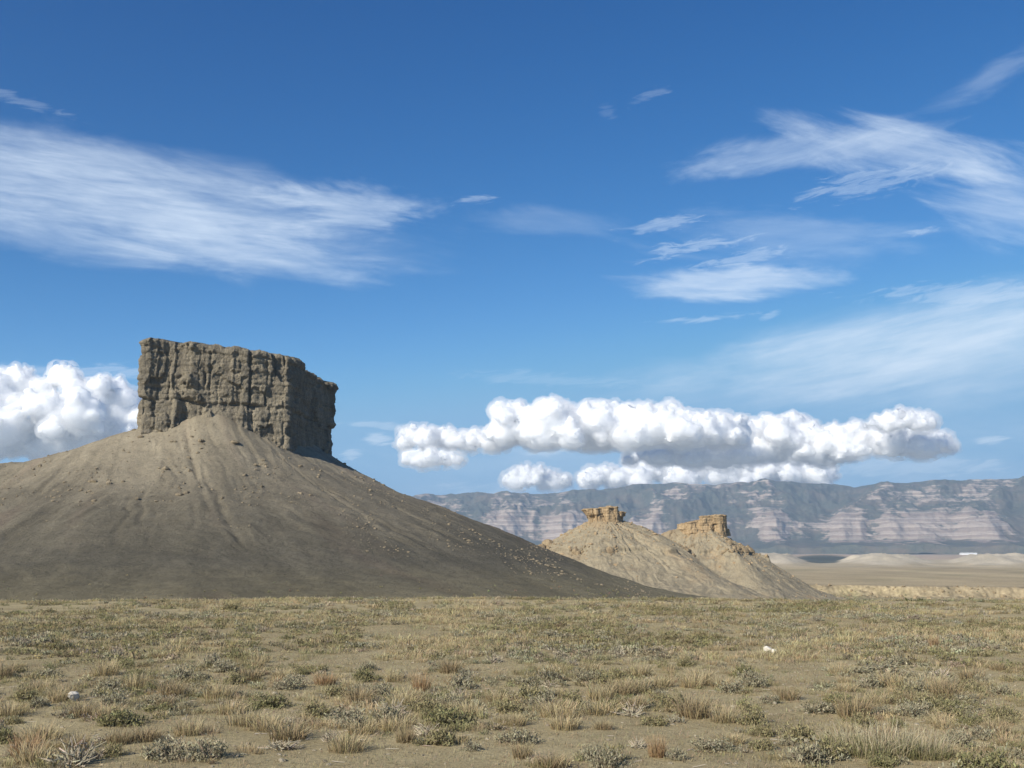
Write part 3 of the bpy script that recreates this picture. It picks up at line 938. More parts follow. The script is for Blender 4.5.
def make_cloud(label, top, base, Y, depth, n, rr, seed, extra=(), voxel=22.0, disp=1.0, kids=7):
    lr = np.random.default_rng(seed)
    tx, ty = np.array(top, float).T; bx, by = np.array(base, float).T
    S = []
    for i in range(n):
        px = lr.uniform(tx[0], tx[-1])
        yt, yb = np.interp(px, tx, ty), np.interp(px, bx, by)
        hh = yb - yt
        if hh < 3: continue
        edge = i < n * 0.45
        r = min(lr.uniform(*rr), hh * 0.5)
        if edge:
            r *= 0.62; py = yt + r * lr.uniform(0.75, 1.15)
        else:
            py = lr.uniform(yt + r, max(yt + r + .1, yb - 0.25 * r))
        dy = lr.normal() * depth * 0.25 * (0.55 if edge else 1)
        S.append((px, py, r, dy))
    S += [(a, b, c, 0) for a, b, c in extra]
    cx, cy = np.mean([s[0] for s in S]), np.max(by)
    org = at(cx, cy, Y)
    balls = []
    for px, py, r, dy in S:
        c = at(px, py, Y + dy); rad = r * Y / F
        balls.append((c, rad, px))
        for _ in range(kids):       # smaller heads budding from every puff
            q = lr.normal(size=3); q[2] = q[2] * 0.8 + 0.45; q[1] -= 0.3; q /= np.linalg.norm(q)
            r1 = rad * lr.uniform(0.25, 0.50)
            c1 = c + q * rad * 0.92
            balls.append((c1, r1, px))
            for _ in range(3):
                q2 = lr.normal(size=3) * 0.7 + q; q2 /= np.linalg.norm(q2)
                balls.append((c1 + q2 * r1 * 0.95, r1 * lr.uniform(0.3, 0.5), px))
    parts = []
    for c, rad, px in balls:
        t = ICO if rad > 130 else ICO1
        v = t[0] * rad * np.array([1.15, 1.0, 0.88]) + c
        zb = at(px, np.interp(px, bx, by), Y)[2] + 60 * math.sin(px * 0.23 + seed) + 40 * math.sin(px * 0.71 + 2 * seed) + lr.normal() * 30
        low = v[:, 2] < zb
        v[low, 2] = zb + (v[low, 2] - zb) * 0.15
        parts.append((v - org, t[1]))
    V, Fq = merge(parts)
    o = link('cumulus_cloud', raw_mesh('cumulus_cloud', V, Fq), CLOUD)
    o.location = org
    md = o.modifiers.new('remesh', 'REMESH'); md.mode = 'VOXEL'; md.voxel_size = voxel; md.use_smooth_shade = True
    for t, s in zip(TEX, (140, 100, 34)):
        d = o.modifiers.new(t.name, 'DISPLACE'); d.texture = t; d.strength = s * disp; d.mid_level = 0.52; d.texture_coords = 'LOCAL'
    fr = link('fringe', raw_mesh('fringe', V, Fq), FRINGE, o)
    md = fr.modifiers.new('remesh', 'REMESH'); md.mode = 'VOXEL'; md.voxel_size = voxel * 1.5; md.use_smooth_shade = True
    for t, s, ml in zip(TEX, (310, 250, 130), (0.38, 0.40, 0.48)):
        d = fr.modifiers.new(t.name, 'DISPLACE'); d.texture = t; d.strength = s * disp; d.mid_level = ml; d.texture_coords = 'LOCAL'
    tag(o, label, 'cloud', 'cumulus clouds low in the sky')
    return o


make_cloud('tall bright cumulus cloud beside the left edge of the big cliff', [(-140, 400), (-90, 380), (-40, 372), (0, 373), (30, 369), (45, 382), (62, 368), (72, 372), (80, 382), (110, 376), (135, 394), (150, 425), (165, 440)],
           [(-140, 462), (165, 460)], 20500, 1500, 150, (10, 24), 201)
make_cloud('sliver of white cumulus just over the skyline of the big talus slope', [(20, 463), (40, 457), (60, 456), (80, 459), (95, 464)], [(20, 468), (95, 468)], 27000, 600, 22, (5, 9), 203)
make_cloud('long cumulus bank with the tallest white towers above the small buttes', [(494, 425), (500, 405), (515, 404), (530, 410), (548, 397), (560, 404), (575, 412), (590, 402), (615, 408), (640, 406), (662, 404), (680, 412), (705, 415), (735, 413), (742, 430)],
           [(494, 443), (600, 446), (742, 443)], 20500, 1300, 170, (9, 19), 205)
make_cloud('pale ragged grey-centred cumulus at the end of the bank nearest the big cliff', [(404, 430), (415, 423), (428, 426), (445, 425), (458, 432), (475, 431), (490, 430), (508, 440)],
           [(404, 446), (508, 450)], 21500, 600, 60, (6, 11), 207)
make_cloud('small flat-bottomed cumulus puff under the ragged end of the bank', [(404, 452), (415, 447), (440, 447), (464, 460)], [(404, 464), (464, 465)], 21000, 400, 26, (5, 9), 209)
make_cloud('broad middle cumulus with a long grey underside below the white towers', [(622, 456), (640, 450), (660, 446), (700, 440), (735, 432), (755, 420), (790, 413), (808, 418), (822, 428), (835, 440)],
           [(622, 462), (700, 464), (835, 460)], 22000, 1000, 150, (8, 16), 211)
make_cloud('bulky cumulus at the far end of the bank, away from the big cliff', [(815, 440), (830, 425), (850, 422), (880, 428), (920, 430), (940, 431), (950, 440)], [(815, 458), (880, 456), (950, 452)], 21500, 900, 90, (7, 14), 213)
make_cloud('small smooth cumulus cap floating on top of the end of the bank', [(862, 424), (880, 411), (900, 407), (925, 413), (935, 424)], [(862, 428), (935, 429)], 20500, 500, 36, (6, 10), 215)
make_cloud('low creamy cumulus row resting just above the mountain crest', [(505, 478), (520, 466), (545, 468), (570, 476), (600, 466), (625, 470), (640, 460), (665, 456), (690, 464), (705, 459), (740, 457), (765, 466), (780, 461), (800, 465), (822, 459), (836, 475)],
           [(505, 486), (836, 487)], 25000, 900, 150, (6, 12), 217)

# ------------------------------------------------------------------ haze
def make_haze():
    import bmesh
    bm = bmesh.new()
    bmesh.ops.create_cube(bm, size=1)
    me = bpy.data.meshes.new('haze')
    bm.to_mesh(me); bm.free()
    m = NT('haze air')
    v = m.n('ShaderNodeVolumePrincipled', {'Color': (0.55, 0.77, 1.0, 1), 'Density': 4.7e-5, 'Anisotropy': 0.2})
    m.n('ShaderNodeOutputMaterial', {'Volume': v.outputs[0]})
    o = link('haze', me, m.m)
    lo, hi = -600.0, 840.0
    o.location = (0, 0, (lo + hi) / 2)
    o.scale = (98000, 98000, hi - lo)
    tag(o, kind='stuff')


make_haze()

# ------------------------------------------------------------------ desert plants
def veg_mat(name, transl):
    m = NT(name)
    c = m.n('ShaderNodeVertexColor', layer_name='Col').outputs[0]
    return m.surf(c, 0.9, transl=transl)


LEAFM = veg_mat('dry plant', 0.22)
WOODM = veg_mat('dry wood', 0.0)


def strips(P0, P1, P2, W, w0, w1, w2, c0, c1):
    """Ribbons through three points; W = sideways unit vectors."""
    n = len(P0)
    V = np.stack([P0 - W * w0, P0 + W * w0, P1 - W * w1, P1 + W * w1, P2 - W * w2, P2 + W * w2], 1).reshape(-1, 3)
    b = np.arange(n)[:, None] * 6
    Q = np.concatenate([b + [0, 1, 3, 2], b + [2, 3, 5, 4]], 0)
    C = np.stack([c0, c0, (c0 + c1) / 2, (c0 + c1) / 2, c1, c1], 1).reshape(-1, 3)
    return V, Q, C


def shade(lr, n, col, var=0.18, hue=0.05):
    return np.array(col) * (1 + lr.normal(size=(n, 1)) * var).clip(0.4, 1.7) * (1 + lr.normal(size=(n, 3)) * hue)


def grass(seed, n, h, rad, lean, w, ca, cb, upright=0.0):
    lr = np.random.default_rng(seed)
    a = lr.uniform(0, 6.283, n); r = rad * np.sqrt(lr.uniform(0, 1, n))
    b = np.stack([r * np.cos(a), r * np.sin(a), np.full(n, -0.02)], 1)
    a2 = a + lr.normal(size=n) * 0.9
    out = np.stack([np.cos(a2), np.sin(a2), 0 * a2], 1)
    L = h * lr.uniform(0.45, 1.1, n)[:, None]
    ln = (lean * lr.uniform(0.1, 1.2, n) * (0.35 + r / max(rad, 1e-3)))[:, None]
    p1 = b + out * L * ln * 0.35 + np.array([0, 0, 1]) * L * 0.55
    p2 = b + out * L * ln + np.array([0, 0, 1]) * L * (1.0 - 0.25 * np.minimum(ln, 1.5))
    t = lr.uniform(0, 6.283, n)
    W = np.stack([np.cos(t), np.sin(t), 0 * t], 1)
    return strips(b, p1, p2, W, w * 0.6, w * 0.5, w * 0.12, shade(lr, n, ca), shade(lr, n, cb))


def twigs(seed, n, h, rad, w, col, spread=1.0):
    lr = np.random.default_rng(seed)
    a = lr.uniform(0, 6.283, n); el = np.arccos(lr.uniform(0.05, 0.95, n) ** (1 / spread))
    d = np.stack([np.sin(el) * np.cos(a) * rad, np.sin(el) * np.sin(a) * rad, np.cos(el) * h], 1)
    b = lr.normal(size=(n, 3)) * np.array([rad * 0.10, rad * 0.10, 0]) + np.array([0, 0, -0.02])
    L = lr.uniform(0.55, 1.0, n)[:, None]
    k = lr.normal(size=(n, 3)) * np.array([rad, rad, h]) * 0.12
    p1, p2 = b + d * L * 0.5 + k, b + d * L
    t = lr.normal(size=(n, 3)); t -= d * (np.sum(t * d, 1) / np.sum(d * d, 1))[:, None]
    W = t / np.linalg.norm(t, axis=1)[:, None]
    A = strips(b, p1, p2, W, w, w * 0.7, w * 0.35, shade(lr, n, col), shade(lr, n, col))
    W2 = np.cross(W, d); W2 /= np.linalg.norm(W2, axis=1)[:, None]
    B = strips(b, p1, p2, W2, w, w * 0.7, w * 0.35, shade(lr, n, col), shade(lr, n, col))
    return cat([A, B]), (p1, p2)


def leaves(seed, tips, per, size, c_in, c_out, jit, h):
    lr = np.random.default_rng(seed)
    p1, p2 = tips
    t = lr.uniform(0.0, 1.08, (len(p1), per, 1))
    p = (p1[:, None] * (1 - t) + p2[:, None] * t).reshape(-1, 3) + lr.normal(size=(len(p1) * per, 3)) * jit
    p[:, 2] = np.maximum(p[:, 2], 0.01)
    n = len(p)
    u = lr.normal(size=(n, 3)); u[:, 2] = np.abs(u[:, 2]) + 0.4; u /= np.linalg.norm(u, axis=1)[:, None]
    s = lr.normal(size=(n, 3)); s -= u * np.sum(s * u, 1)[:, None]; s /= np.linalg.norm(s, axis=1)[:, None]
    L = size * lr.uniform(0.6, 1.5, (n, 1))
    V = np.stack([p - s * L * 0.25, p + s * L * 0.25, p + u * L * 1.2 + s * L * 0.2, p + u * L * 1.2 - s * L * 0.2], 1).reshape(-1, 3)
    Q = np.arange(n * 4).reshape(-1, 4)
    f = np.clip(p[:, 2] / h, 0, 1)[:, None] * 0 + lr.uniform(0, 1, (n, 1))
    c = shade(lr, n, (1, 1, 1), 0.12, 0.03) * (np.array(c_in) * (1 - f) + np.array(c_out) * f)
    return V, Q, np.repeat(c, 4, 0)


def cat(L):
    Vs, Qs, Cs, o = [], [], [], 0
    for V, Q, C in L:
        Vs.append(V); Qs.append(Q + o); Cs.append(C); o += len(V)
    return np.concatenate(Vs), np.concatenate(Qs), np.concatenate(Cs)


STRAW_A, STRAW_B = (0.26, 0.205, 0.105), (0.56, 0.46, 0.275)
OLIVE_A, OLIVE_B = (0.195, 0.175, 0.085), (0.38, 0.33, 0.175)
SAGE_A, SAGE_B = (0.245, 0.22, 0.14), (0.42, 0.38, 0.255)
GREEN_A, GREEN_B = (0.165, 0.155, 0.070), (0.31, 0.285, 0.145)
RUST_A, RUST_B = (0.28, 0.18, 0.09), (0.47, 0.33, 0.19)
BROWN_A, BROWN_B = (0.23, 0.175, 0.095), (0.42, 0.335, 0.20)
WOOD = (0.23, 0.19, 0.135)
PALEWOOD = (0.43, 0.375, 0.28)


def p_grass(seed, ca, cb, n=150, h=0.30, rad=0.17, lean=0.55, w=0.007):
    return grass(seed, n, h, rad, lean, w, ca, cb)


def p_shrub(seed, ca, cb, n=44, per=9, h=0.30, rad=0.30, leaf=0.030, wood=WOOD, tw=0.006):
    T, tips = twigs(seed, n, h, rad, tw, wood)
    return leaves(seed + 1, tips, per, leaf, ca, cb, 0.022, h), T


def xf(proto, P, S, Rz, tint, sz=None):
    """Stamp a prototype at many places in one go."""
    V, Q, C = proto
    n, k = len(P), len(V)
    c, s = np.cos(Rz)[:, None], np.sin(Rz)[:, None]
    x = (V[None, :, 0] * c - V[None, :, 1] * s) * S[:, None]
    y = (V[None, :, 0] * s + V[None, :, 1] * c) * S[:, None]
    z = V[None, :, 2] * (S if sz is None else sz)[:, None]
    W = np.stack([x + P[:, 0:1], y + P[:, 1:2], z + P[:, 2:3]], -1).reshape(-1, 3)
    QQ = (Q[None] + (np.arange(n) * k)[:, None, None]).reshape(-1, 4)
    CC = (C[None] * tint[:, None, :]).reshape(-1, 3)
    return W, QQ, CC


def bareness(x, y):
    r = np.hypot(x, y)
    n = fbm(x / 3.2, y / 3.2, o=3, seed=301) + 0.75 * fbm(x / 1.15, y / 1.4, o=2, seed=303) + 0.8 * fbm(x / 11, y / 11, o=2, seed=302)
    az = np.arctan2(x, y)
    front = (1 - sstep(20.5, 24.5, r)) * (0.30 - 0.22 * sstep(0.17, 0.33, az) - 0.26 * sstep(-0.26, -0.36, az))
    return n - 0.02 - front


def scatter(rmin, rmax, n, lr):
    r = np.sqrt(lr.uniform(rmin ** 2, rmax ** 2, n)); a = lr.uniform(R(-33), R(33), n)
    return r * np.sin(a), r * np.cos(a)


HERO_XY = []


def make_cover():
    lr = np.random.default_rng(77)
    out = []
    near = {'straw': [p_grass(400 + i, STRAW_A, STRAW_B, 60, 0.20, 0.17, 0.85, 0.007) for i in range(4)],
            'olive': [cat(p_shrub(420 + i, OLIVE_A, OLIVE_B, 16, 6, 0.20, 0.24, 0.032)) for i in range(4)],
            'oliveg': [p_grass(430 + i, OLIVE_A, (0.36, 0.31, 0.16), 60, 0.22, 0.2, 0.8, 0.007) for i in range(3)],
            'sage': [cat(p_shrub(440 + i, SAGE_A, SAGE_B, 16, 6, 0.17, 0.24, 0.032)) for i in range(4)]}
    far = {'straw': [p_grass(500 + i, STRAW_A, STRAW_B, 30, 0.19, 0.22, 0.9, 0.012) for i in range(4)],
           'olive': [cat(p_shrub(520 + i, OLIVE_A, (0.32, 0.28, 0.145), 13, 5, 0.20, 0.27, 0.038, tw=0.008)) for i in range(4)],
           'oliveg': [p_grass(530 + i, OLIVE_A, (0.36, 0.31, 0.16), 30, 0.16, 0.26, 1.0, 0.012) for i in range(3)],
           'sage': [cat(p_shrub(540 + i, SAGE_A, (0.40, 0.36, 0.25), 13, 5, 0.17, 0.28, 0.038, tw=0.008)) for i in range(4)]}
    for lib, r0, r1, n, sc in ((near, 14.5, 33, 7600, 0.74), (far, 33, 62, 12500, 1.08), (far, 62, 104, 13500, 1.25)):
        x, y = scatter(r0, r1, n, lr)
        b = bareness(x, y)
        keep = b + lr.normal(size=n) * 0.11 > (-0.13 if lib is near else -0.10)
        # leave room around the separately built plants
        if lib is near and HERO_XY:
            H = np.array(HERO_XY)
            dm = np.min(np.hypot(x[:, None] - H[None, :, 0], y[:, None] - H[None, :, 1]) - H[None, :, 2] * 0.7, axis=1)
            keep &= dm > 0
        x, y = x[keep], y[keep]
        z = terrain_z(x, y)
        P = np.stack([x, y, z], 1)
        # kinds gather in drifts
        k1 = fbm(x / 6, y / 9, o=3, seed=311) + lr.normal(size=len(x)) * 0.16
        k2 = fbm(x / 5, y / 7, o=3, seed=312) + lr.normal(size=len(x)) * 0.18
        r = np.hypot(x, y)
        gold = 0.16 * sstep(58, 74, r) * sstep(0.05, -0.15, np.arctan2(x, y)) if False else 0.14 * sstep(58, 74, r) * (1 - sstep(-0.05, 0.12, np.arctan2(x, y)))
        kind = np.where(k1 + gold > 0.10, 0, np.where(k2 > 0.10, 1, np.where(k2 > -0.08, 2, 3)))
        for ki, nm in enumerate(('straw', 'olive', 'oliveg', 'sage')):
            lst = lib[nm]
            pick = lr.integers(0, len(lst), len(P))
            for j, pr in enumerate(lst):
                m = (kind == ki) & (pick == j)
                c = int(m.sum())
                if not c: continue
                S = sc * lr.uniform(0.55, 1.35, c)
                tint = (1 + lr.normal(size=(c, 1)) * 0.14).clip(0.6, 1.5) * (1 + lr.normal(size=(c, 3)) * 0.04)
                out.append(xf(pr, P[m], S, lr.uniform(0, 6.28, c), tint, S * lr.uniform(0.7, 1.25, c)))
    # fine low litter of blades on the open soil
    x, y = scatter(14.5, 58, 42000, lr)
    P = np.stack([x, y, terrain_z(x, y)], 1)
    bits = [grass(600 + i, 9, 0.10, 0.14, 1.1, 0.006, (0.24, 0.195, 0.11), (0.46, 0.38, 0.235)) for i in range(4)]
    pick = lr.integers(0, 4, len(P))
    for j, pr in enumerate(bits):
        m = pick == j; c = int(m.sum())
        out.append(xf(pr, P[m], lr.uniform(0.5, 1.4, c), lr.uniform(0, 6.28, c), 1 + lr.normal(size=(c, 3)) * 0.06))
    # brush on the slope beyond the crest
    x, y = scatter(104, 420, 9000, lr)
    P = np.stack([x, y, terrain_z(x, y)], 1)
    bb = butte_surface(x, y)[0]
    bz = np.maximum(bb, P[:, 2])
    k_ = (bb < P[:, 2]) | (bb < -13 + lr.normal(size=len(bb)) * 3)
    P[:, 2] = bz
    P = P[k_]
    coarse = [cat(p_shrub(560 + i, OLIVE_A, OLIVE_B, 7, 3, 0.4, 0.6, 0.16, tw=0.02)) for i in range(3)]
    pick = lr.integers(0, 3, len(P))
    for j, pr in enumerate(coarse):
        m = pick == j; c = int(m.sum())
        out.append(xf(pr, P[m], lr.uniform(0.5, 1.5, c), lr.uniform(0, 6.28, c), 1 + lr.normal(size=(c, 3)) * 0.1))
    # sparse brush around the rocky step in the valley
    r = lr.uniform(820, 1200, 2600); a = lr.uniform(0.2, 0.62, 2600)
    x, y = r * np.sin(a), r * np.cos(a)
    P = np.stack([x, y, terrain_z(x, y)], 1)
    for j, pr in enumerate(coarse):
        m = np.arange(len(P)) % 3 == j; c = int(m.sum())
        out.append(xf(pr, P[m], lr.uniform(1.0, 3.2, c), lr.uniform(0, 6.28, c), 0.85 + lr.normal(size=(c, 3)) * 0.1))
    V, Q, C = cat(out)
    me = raw_mesh('desert_scrub', V, Q, C.clip(0.01, 1), smooth=False)
    o = link('desert_scrub', me, LEAFM)
    tag(o, kind='stuff')


PLANT_MESH = {}


def plant_mesh(key):
    """Shared meshes for the separately built plants: (foliage, stems or None)."""
    if key in PLANT_MESH:
        return PLANT_MESH[key]
    kind, v = key
    sd = 700 + v * 13 + sum(map(ord, kind))
    st = None
    if kind == 'straw': f = p_grass(sd, STRAW_A, STRAW_B, 230, 0.34, 0.2, 0.6, 0.0065)
    elif kind == 'dead': f = p_grass(sd, BROWN_A, BROWN_B, 260, 0.34, 0.17, 0.55, 0.0065)
    elif kind == 'rust': f = p_grass(sd, RUST_A, RUST_B, 260, 0.36, 0.18, 0.5, 0.0065)
    elif kind == 'sage': f, st = p_shrub(sd, SAGE_A, SAGE_B, 70, 10, 0.30, 0.34, 0.028, tw=0.007)
    elif kind == 'olive': f, st = p_shrub(sd, OLIVE_A, OLIVE_B, 80, 12, 0.30, 0.33, 0.026)
    elif kind == 'green': f, st = p_shrub(sd, GREEN_A, GREEN_B, 90, 14, 0.26, 0.36, 0.026)
    elif kind == 'bare': f, st = twigs(sd, 85, 0.28, 0.34, 0.010, PALEWOOD)[0], None
    elif kind == 'dark': f, st = p_shrub(sd, (0.045, 0.060, 0.026), (0.11, 0.12, 0.05), 100, 16, 0.50, 0.36, 0.07, tw=0.012)
    elif kind == 'patch':
        f = cat([grass(sd, 300, 0.62, 0.62, 0.45, 0.008, (0.22, 0.19, 0.10), (0.58, 0.50, 0.34)), grass(sd + 5, 300, 0.42, 0.66, 0.6, 0.008, (0.22, 0.19, 0.10), (0.50, 0.42, 0.27)),
                 grass(sd + 1, 700, 0.34, 0.66, 0.5, 0.009, GREEN_A, (0.26, 0.25, 0.12))])
    fm = raw_mesh(kind, *f, smooth=False)
    fm.materials.append(WOODM if kind == 'bare' else LEAFM)
    sm = None
    if st is not None:
        sm = raw_mesh('woody_stems', *st, smooth=False)
        sm.materials.append(WOODM)
    PLANT_MESH[key] = (fm, sm)
    return PLANT_MESH[key]


NAMES = {'straw': ('grass_tuft', 'grass tuft'), 'dead': ('grass_tuft', 'grass tuft'), 'rust': ('grass_tuft', 'grass tuft'), 'patch': ('grass_patch', 'grass patch'),
         'sage': ('sage_shrub', 'shrub'), 'olive': ('desert_shrub', 'shrub'), 'green': ('desert_shrub', 'shrub'), 'bare': ('dead_shrub', 'dead shrub'), 'dark': ('juniper_bush', 'bush')}
GROUPS = {'straw': 'straw bunchgrass on the near plain', 'dead': 'brown bunchgrass on the near plain', 'rust': 'rusty bunchgrass on the near plain', 'patch': None, 'sage': 'grey sagebrush on the near plain',
          'olive': 'olive shrubs on the near plain', 'green': 'green shrubs on the near plain', 'bare': 'dead shrubs on the near plain', 'dark': 'dark bushes on the edge of the plain'}


def plant(kind, v, x, y, w, h, rz, label, group=True):
    fm, sm = plant_mesh((kind, v))
    bw = {'patch': 1.35, 'straw': 0.55, 'dead': 0.48, 'rust': 0.5}.get(kind, 0.66)
    bh = {'patch': 0.62, 'straw': 0.34, 'dead': 0.34, 'rust': 0.36, 'dark': 0.5, 'green': 0.26, 'bare': 0.28}.get(kind, 0.3)
    nm, ct = NAMES[kind]
    o = bpy.data.objects.new(nm, fm)
    COL.objects.link(o)
    if sm is not None:
        c = bpy.data.objects.new('woody_stems', sm)
        COL.objects.link(c)
        c.parent = o
    o.location = (x, y, float(terrain_z(np.array([x]), np.array([y]))[0]))
    o.scale = (w / bw, w / bw, h / bh)
    o.rotation_euler.z = rz
    tag(o, label, ct, GROUPS[kind] if group else None)
    HERO_XY.append((x, y, w / 2))
    return o


def hero(kind, v, px, py, wpx, hpx, label, rz=0.0, group=True):
    x, y = ground_at(px, py)
    k = math.hypot(y, EYE) / F
    return plant(kind, v, x, y, wpx * k, hpx * k, rz, label, group)


def make_plants():
    H = [
        ('patch', 0, 880, 750, 78, 32, 'tall pale grass patch with a green base, biggest on the plain'),
        ('patch', 1, 918, 751, 64, 25, 'pale green-footed grass patch joined to the side of the biggest grass patch'),
        ('patch', 2, 846, 743, 52, 20, 'sparse pale grass patch on the side of the biggest grass patch nearest the buttes'),
        ('green', 0, 122, 727, 54, 17, 'low dense green shrub on bare soil below the pale white rock'),
        ('green', 1, 158, 712, 34, 9, 'flat dark green shrub just behind the low dense green shrub'),
        ('rust', 0, 27, 757, 38, 24, 'bright rusty-orange grass tuft beside a tangle of pale dead twigs'),
        ('bare', 0, 76, 766, 62, 32, 'big tangle of pale dead twigs beside the rusty-orange tuft'),
        ('sage', 0, 206, 760, 46, 24, 'grey sagebrush standing alone on the bare soil with a long shadow'),
        ('bare', 1, 284, 750, 44, 16, 'dead shrub with pale fallen sticks in front of a brown grass tuft'),
        ('dead', 0, 288, 741, 46, 20, 'wide brown grass tuft behind the dead shrub with pale fallen sticks'),
        ('bare', 2, 331, 743, 24, 17, 'small isolated pale dead shrub in the middle of the bare soil'),
        ('sage', 1, 345, 721, 54, 14, 'low spreading dark-stemmed sagebrush behind the small isolated dead shrub'),
        ('green', 2, 270, 708, 44, 16, 'hazy green shrub behind the bare soil, broad and rounded'),
        ('dead', 1, 405, 743, 24, 18, 'neat round brown tuft alone at the edge of the bare soil'),
        ('green', 0, 452, 726, 58, 20, 'green shrub spilling onto the bare soil from the thick scrub'),
        ('rust', 1, 422, 691, 22, 20, 'upright orange tuft in the middle of the thick scrub'),
        ('dead', 2, 455, 686, 20, 14, 'reddish-brown tuft next to the upright orange tuft'),
        ('dead', 0, 522, 757, 24, 18, 'brown tuft between the bare soil and the grey shrub with a pale stick'),
        ('sage', 2, 591, 757, 30, 18, 'grey shrub with a pale stick at its foot'),
        ('olive', 0, 614, 758, 30, 20, 'dense olive shrub beside the grey shrub with a pale stick'),
        ('bare', 3, 637, 746, 22, 14, 'pale dead shrub with bright twigs beside a red-brown tuft'),
        ('rust', 2, 657, 754, 22, 24, 'red-brown upright tuft leaning into a small grey shrub'),
        ('sage', 3, 677, 756, 22, 16, 'small grey shrub touching the red-brown upright tuft'),
        ('sage', 4, 712, 746, 52, 12, 'flat grey sagebrush mat behind the red-brown upright tuft'),
        ('olive', 1, 753, 722, 32, 20, 'rounded olive shrub with a dark shadow on pale soil'),
        ('straw', 0, 724, 720, 32, 20, 'straw tuft touching the rounded olive shrub'),
        ('straw', 1, 560, 716, 50, 18, 'yellow straw tuft, widest of the golden strip in the middle of the plain'),
        ('straw', 2, 600, 713, 44, 17, 'golden straw tuft beside a bleached dead shrub'),
        ('bare', 0, 632, 714, 40, 16, 'bleached dead shrub at the end of the golden strip of grass'),
        ('olive', 2, 978, 695, 20, 16, 'small round olive shrub alone on pale soil'),
        ('sage', 0, 886, 674, 70, 14, 'long grey sagebrush mound, widest in the middle of the plain'),
        ('sage', 1, 820, 712, 46, 14, 'grey sagebrush between the rounded olive shrub and the pale grass patches'),
        ('rust', 0, 934, 645, 12, 12, 'small rust-red plant far out on the plain'),
        ('green', 1, 985, 768, 62, 26, 'green leafy shrub mass beside the biggest grass patch'),
        ('olive', 0, 232, 609, 26, 9, 'dark round shrub on the rim of the plain below the big butte'),
        ('sage', 2, 555, 638, 44, 9, 'blue-grey sagebrush low in the far scrub'),
        ('sage', 3, 600, 641, 28, 8, 'second blue-grey sagebrush in the far scrub, rounder and smaller'),
        ('sage', 4, 225, 673, 34, 14, 'silvery sagebrush in thick scrub, brightest of its kind'),
        ('rust', 1, 325, 684, 26, 13, 'orange-brown tuft in thick scrub below the big butte'),
    ]
    for i, (kind, v, px, py, w, h, lab) in enumerate(H):
        hero(kind, v, px, py, w, h, lab, i * 1.7, kind not in ('patch',))
    for px, w, h, lab in ((909, 13, 8, 'dark green bush on the rim of the plain, broad and joined to a taller one'),
                          (921, 12, 9, 'taller dark green bush joined to the broad one on the rim of the plain'),
                          (938, 10, 6, 'low dark bush on the rim beside the pair of joined bushes'),
                          (972, 9, 8, 'dark upright bush standing alone on the rim of the plain'),
                          (994, 6, 6, 'tiny dark bush on the rim, past the lone upright one')):
        Y = 92.0
        p = at(px, 603, Y)
        k = Y / F
        plant('dark', int(px) % 3, p[0], Y, w * k, h * k * 1.25, px, lab)
    # the rest of the plants that show largest: one object each
    lr = np.random.default_rng(99)
    below = ((-9, 40, 'under the big butte flank edge'), (40, 140, 'under the big butte flank'), (140, 250, 'under the tall cliff front'), (250, 345, 'under the shadowed cliff corner'),
             (345, 450, 'under the big bare slope'), (450, 545, 'under the big slope foot'), (545, 650, 'under the split-slab butte'), (650, 760, 'under the battered-cap butte'),
             (760, 880, 'under the dark hill gap'), (880, 1100, 'under the open valley'))
    words = {'straw': 'straw grass tuft', 'dead': 'brown grass tuft', 'sage': 'grey sagebrush', 'olive': 'olive shrub', 'bare': 'dead twiggy shrub', 'green': 'green shrub'}
    n, tries = 0, 0
    while n < 215 and tries < 20000:
        tries += 1
        px, py = lr.uniform(2, 1022), 662 + 104 * lr.uniform(0, 1) ** 0.8
        x, y = ground_at(px, py)
        b = float(bareness(np.array([x]), np.array([y]))[0])
        if b + lr.normal() * 0.2 < -0.10:
            continue
        if any(math.hypot(x - a, y - c) < w + 0.18 for a, c, w in HERO_XY):
            continue
        kind = lr.choice(['straw', 'dead', 'sage', 'olive', 'bare', 'green'], p=[0.27, 0.12, 0.25, 0.21, 0.08, 0.07])
        w = lr.uniform(0.35, 0.85); h = w * lr.uniform(0.35, 0.62)
        size = 'small' if w < 0.5 else ('broad' if w > 0.68 else 'middling')
        shape = 'upright' if h / w > 0.52 else ('flat' if h / w < 0.43 else 'rounded')
        where = next(t for a, c, t in below if a <= px < c)
        zone = 'close by' if py > 728 else ('behind the bare soil' if py > 694 else 'in thick scrub')
        plant(kind, int(lr.integers(0, 6)), x, y, w, h, lr.uniform(0, 6.28), f'{size} {shape} {words[kind]} {zone} {where}')
        n += 1


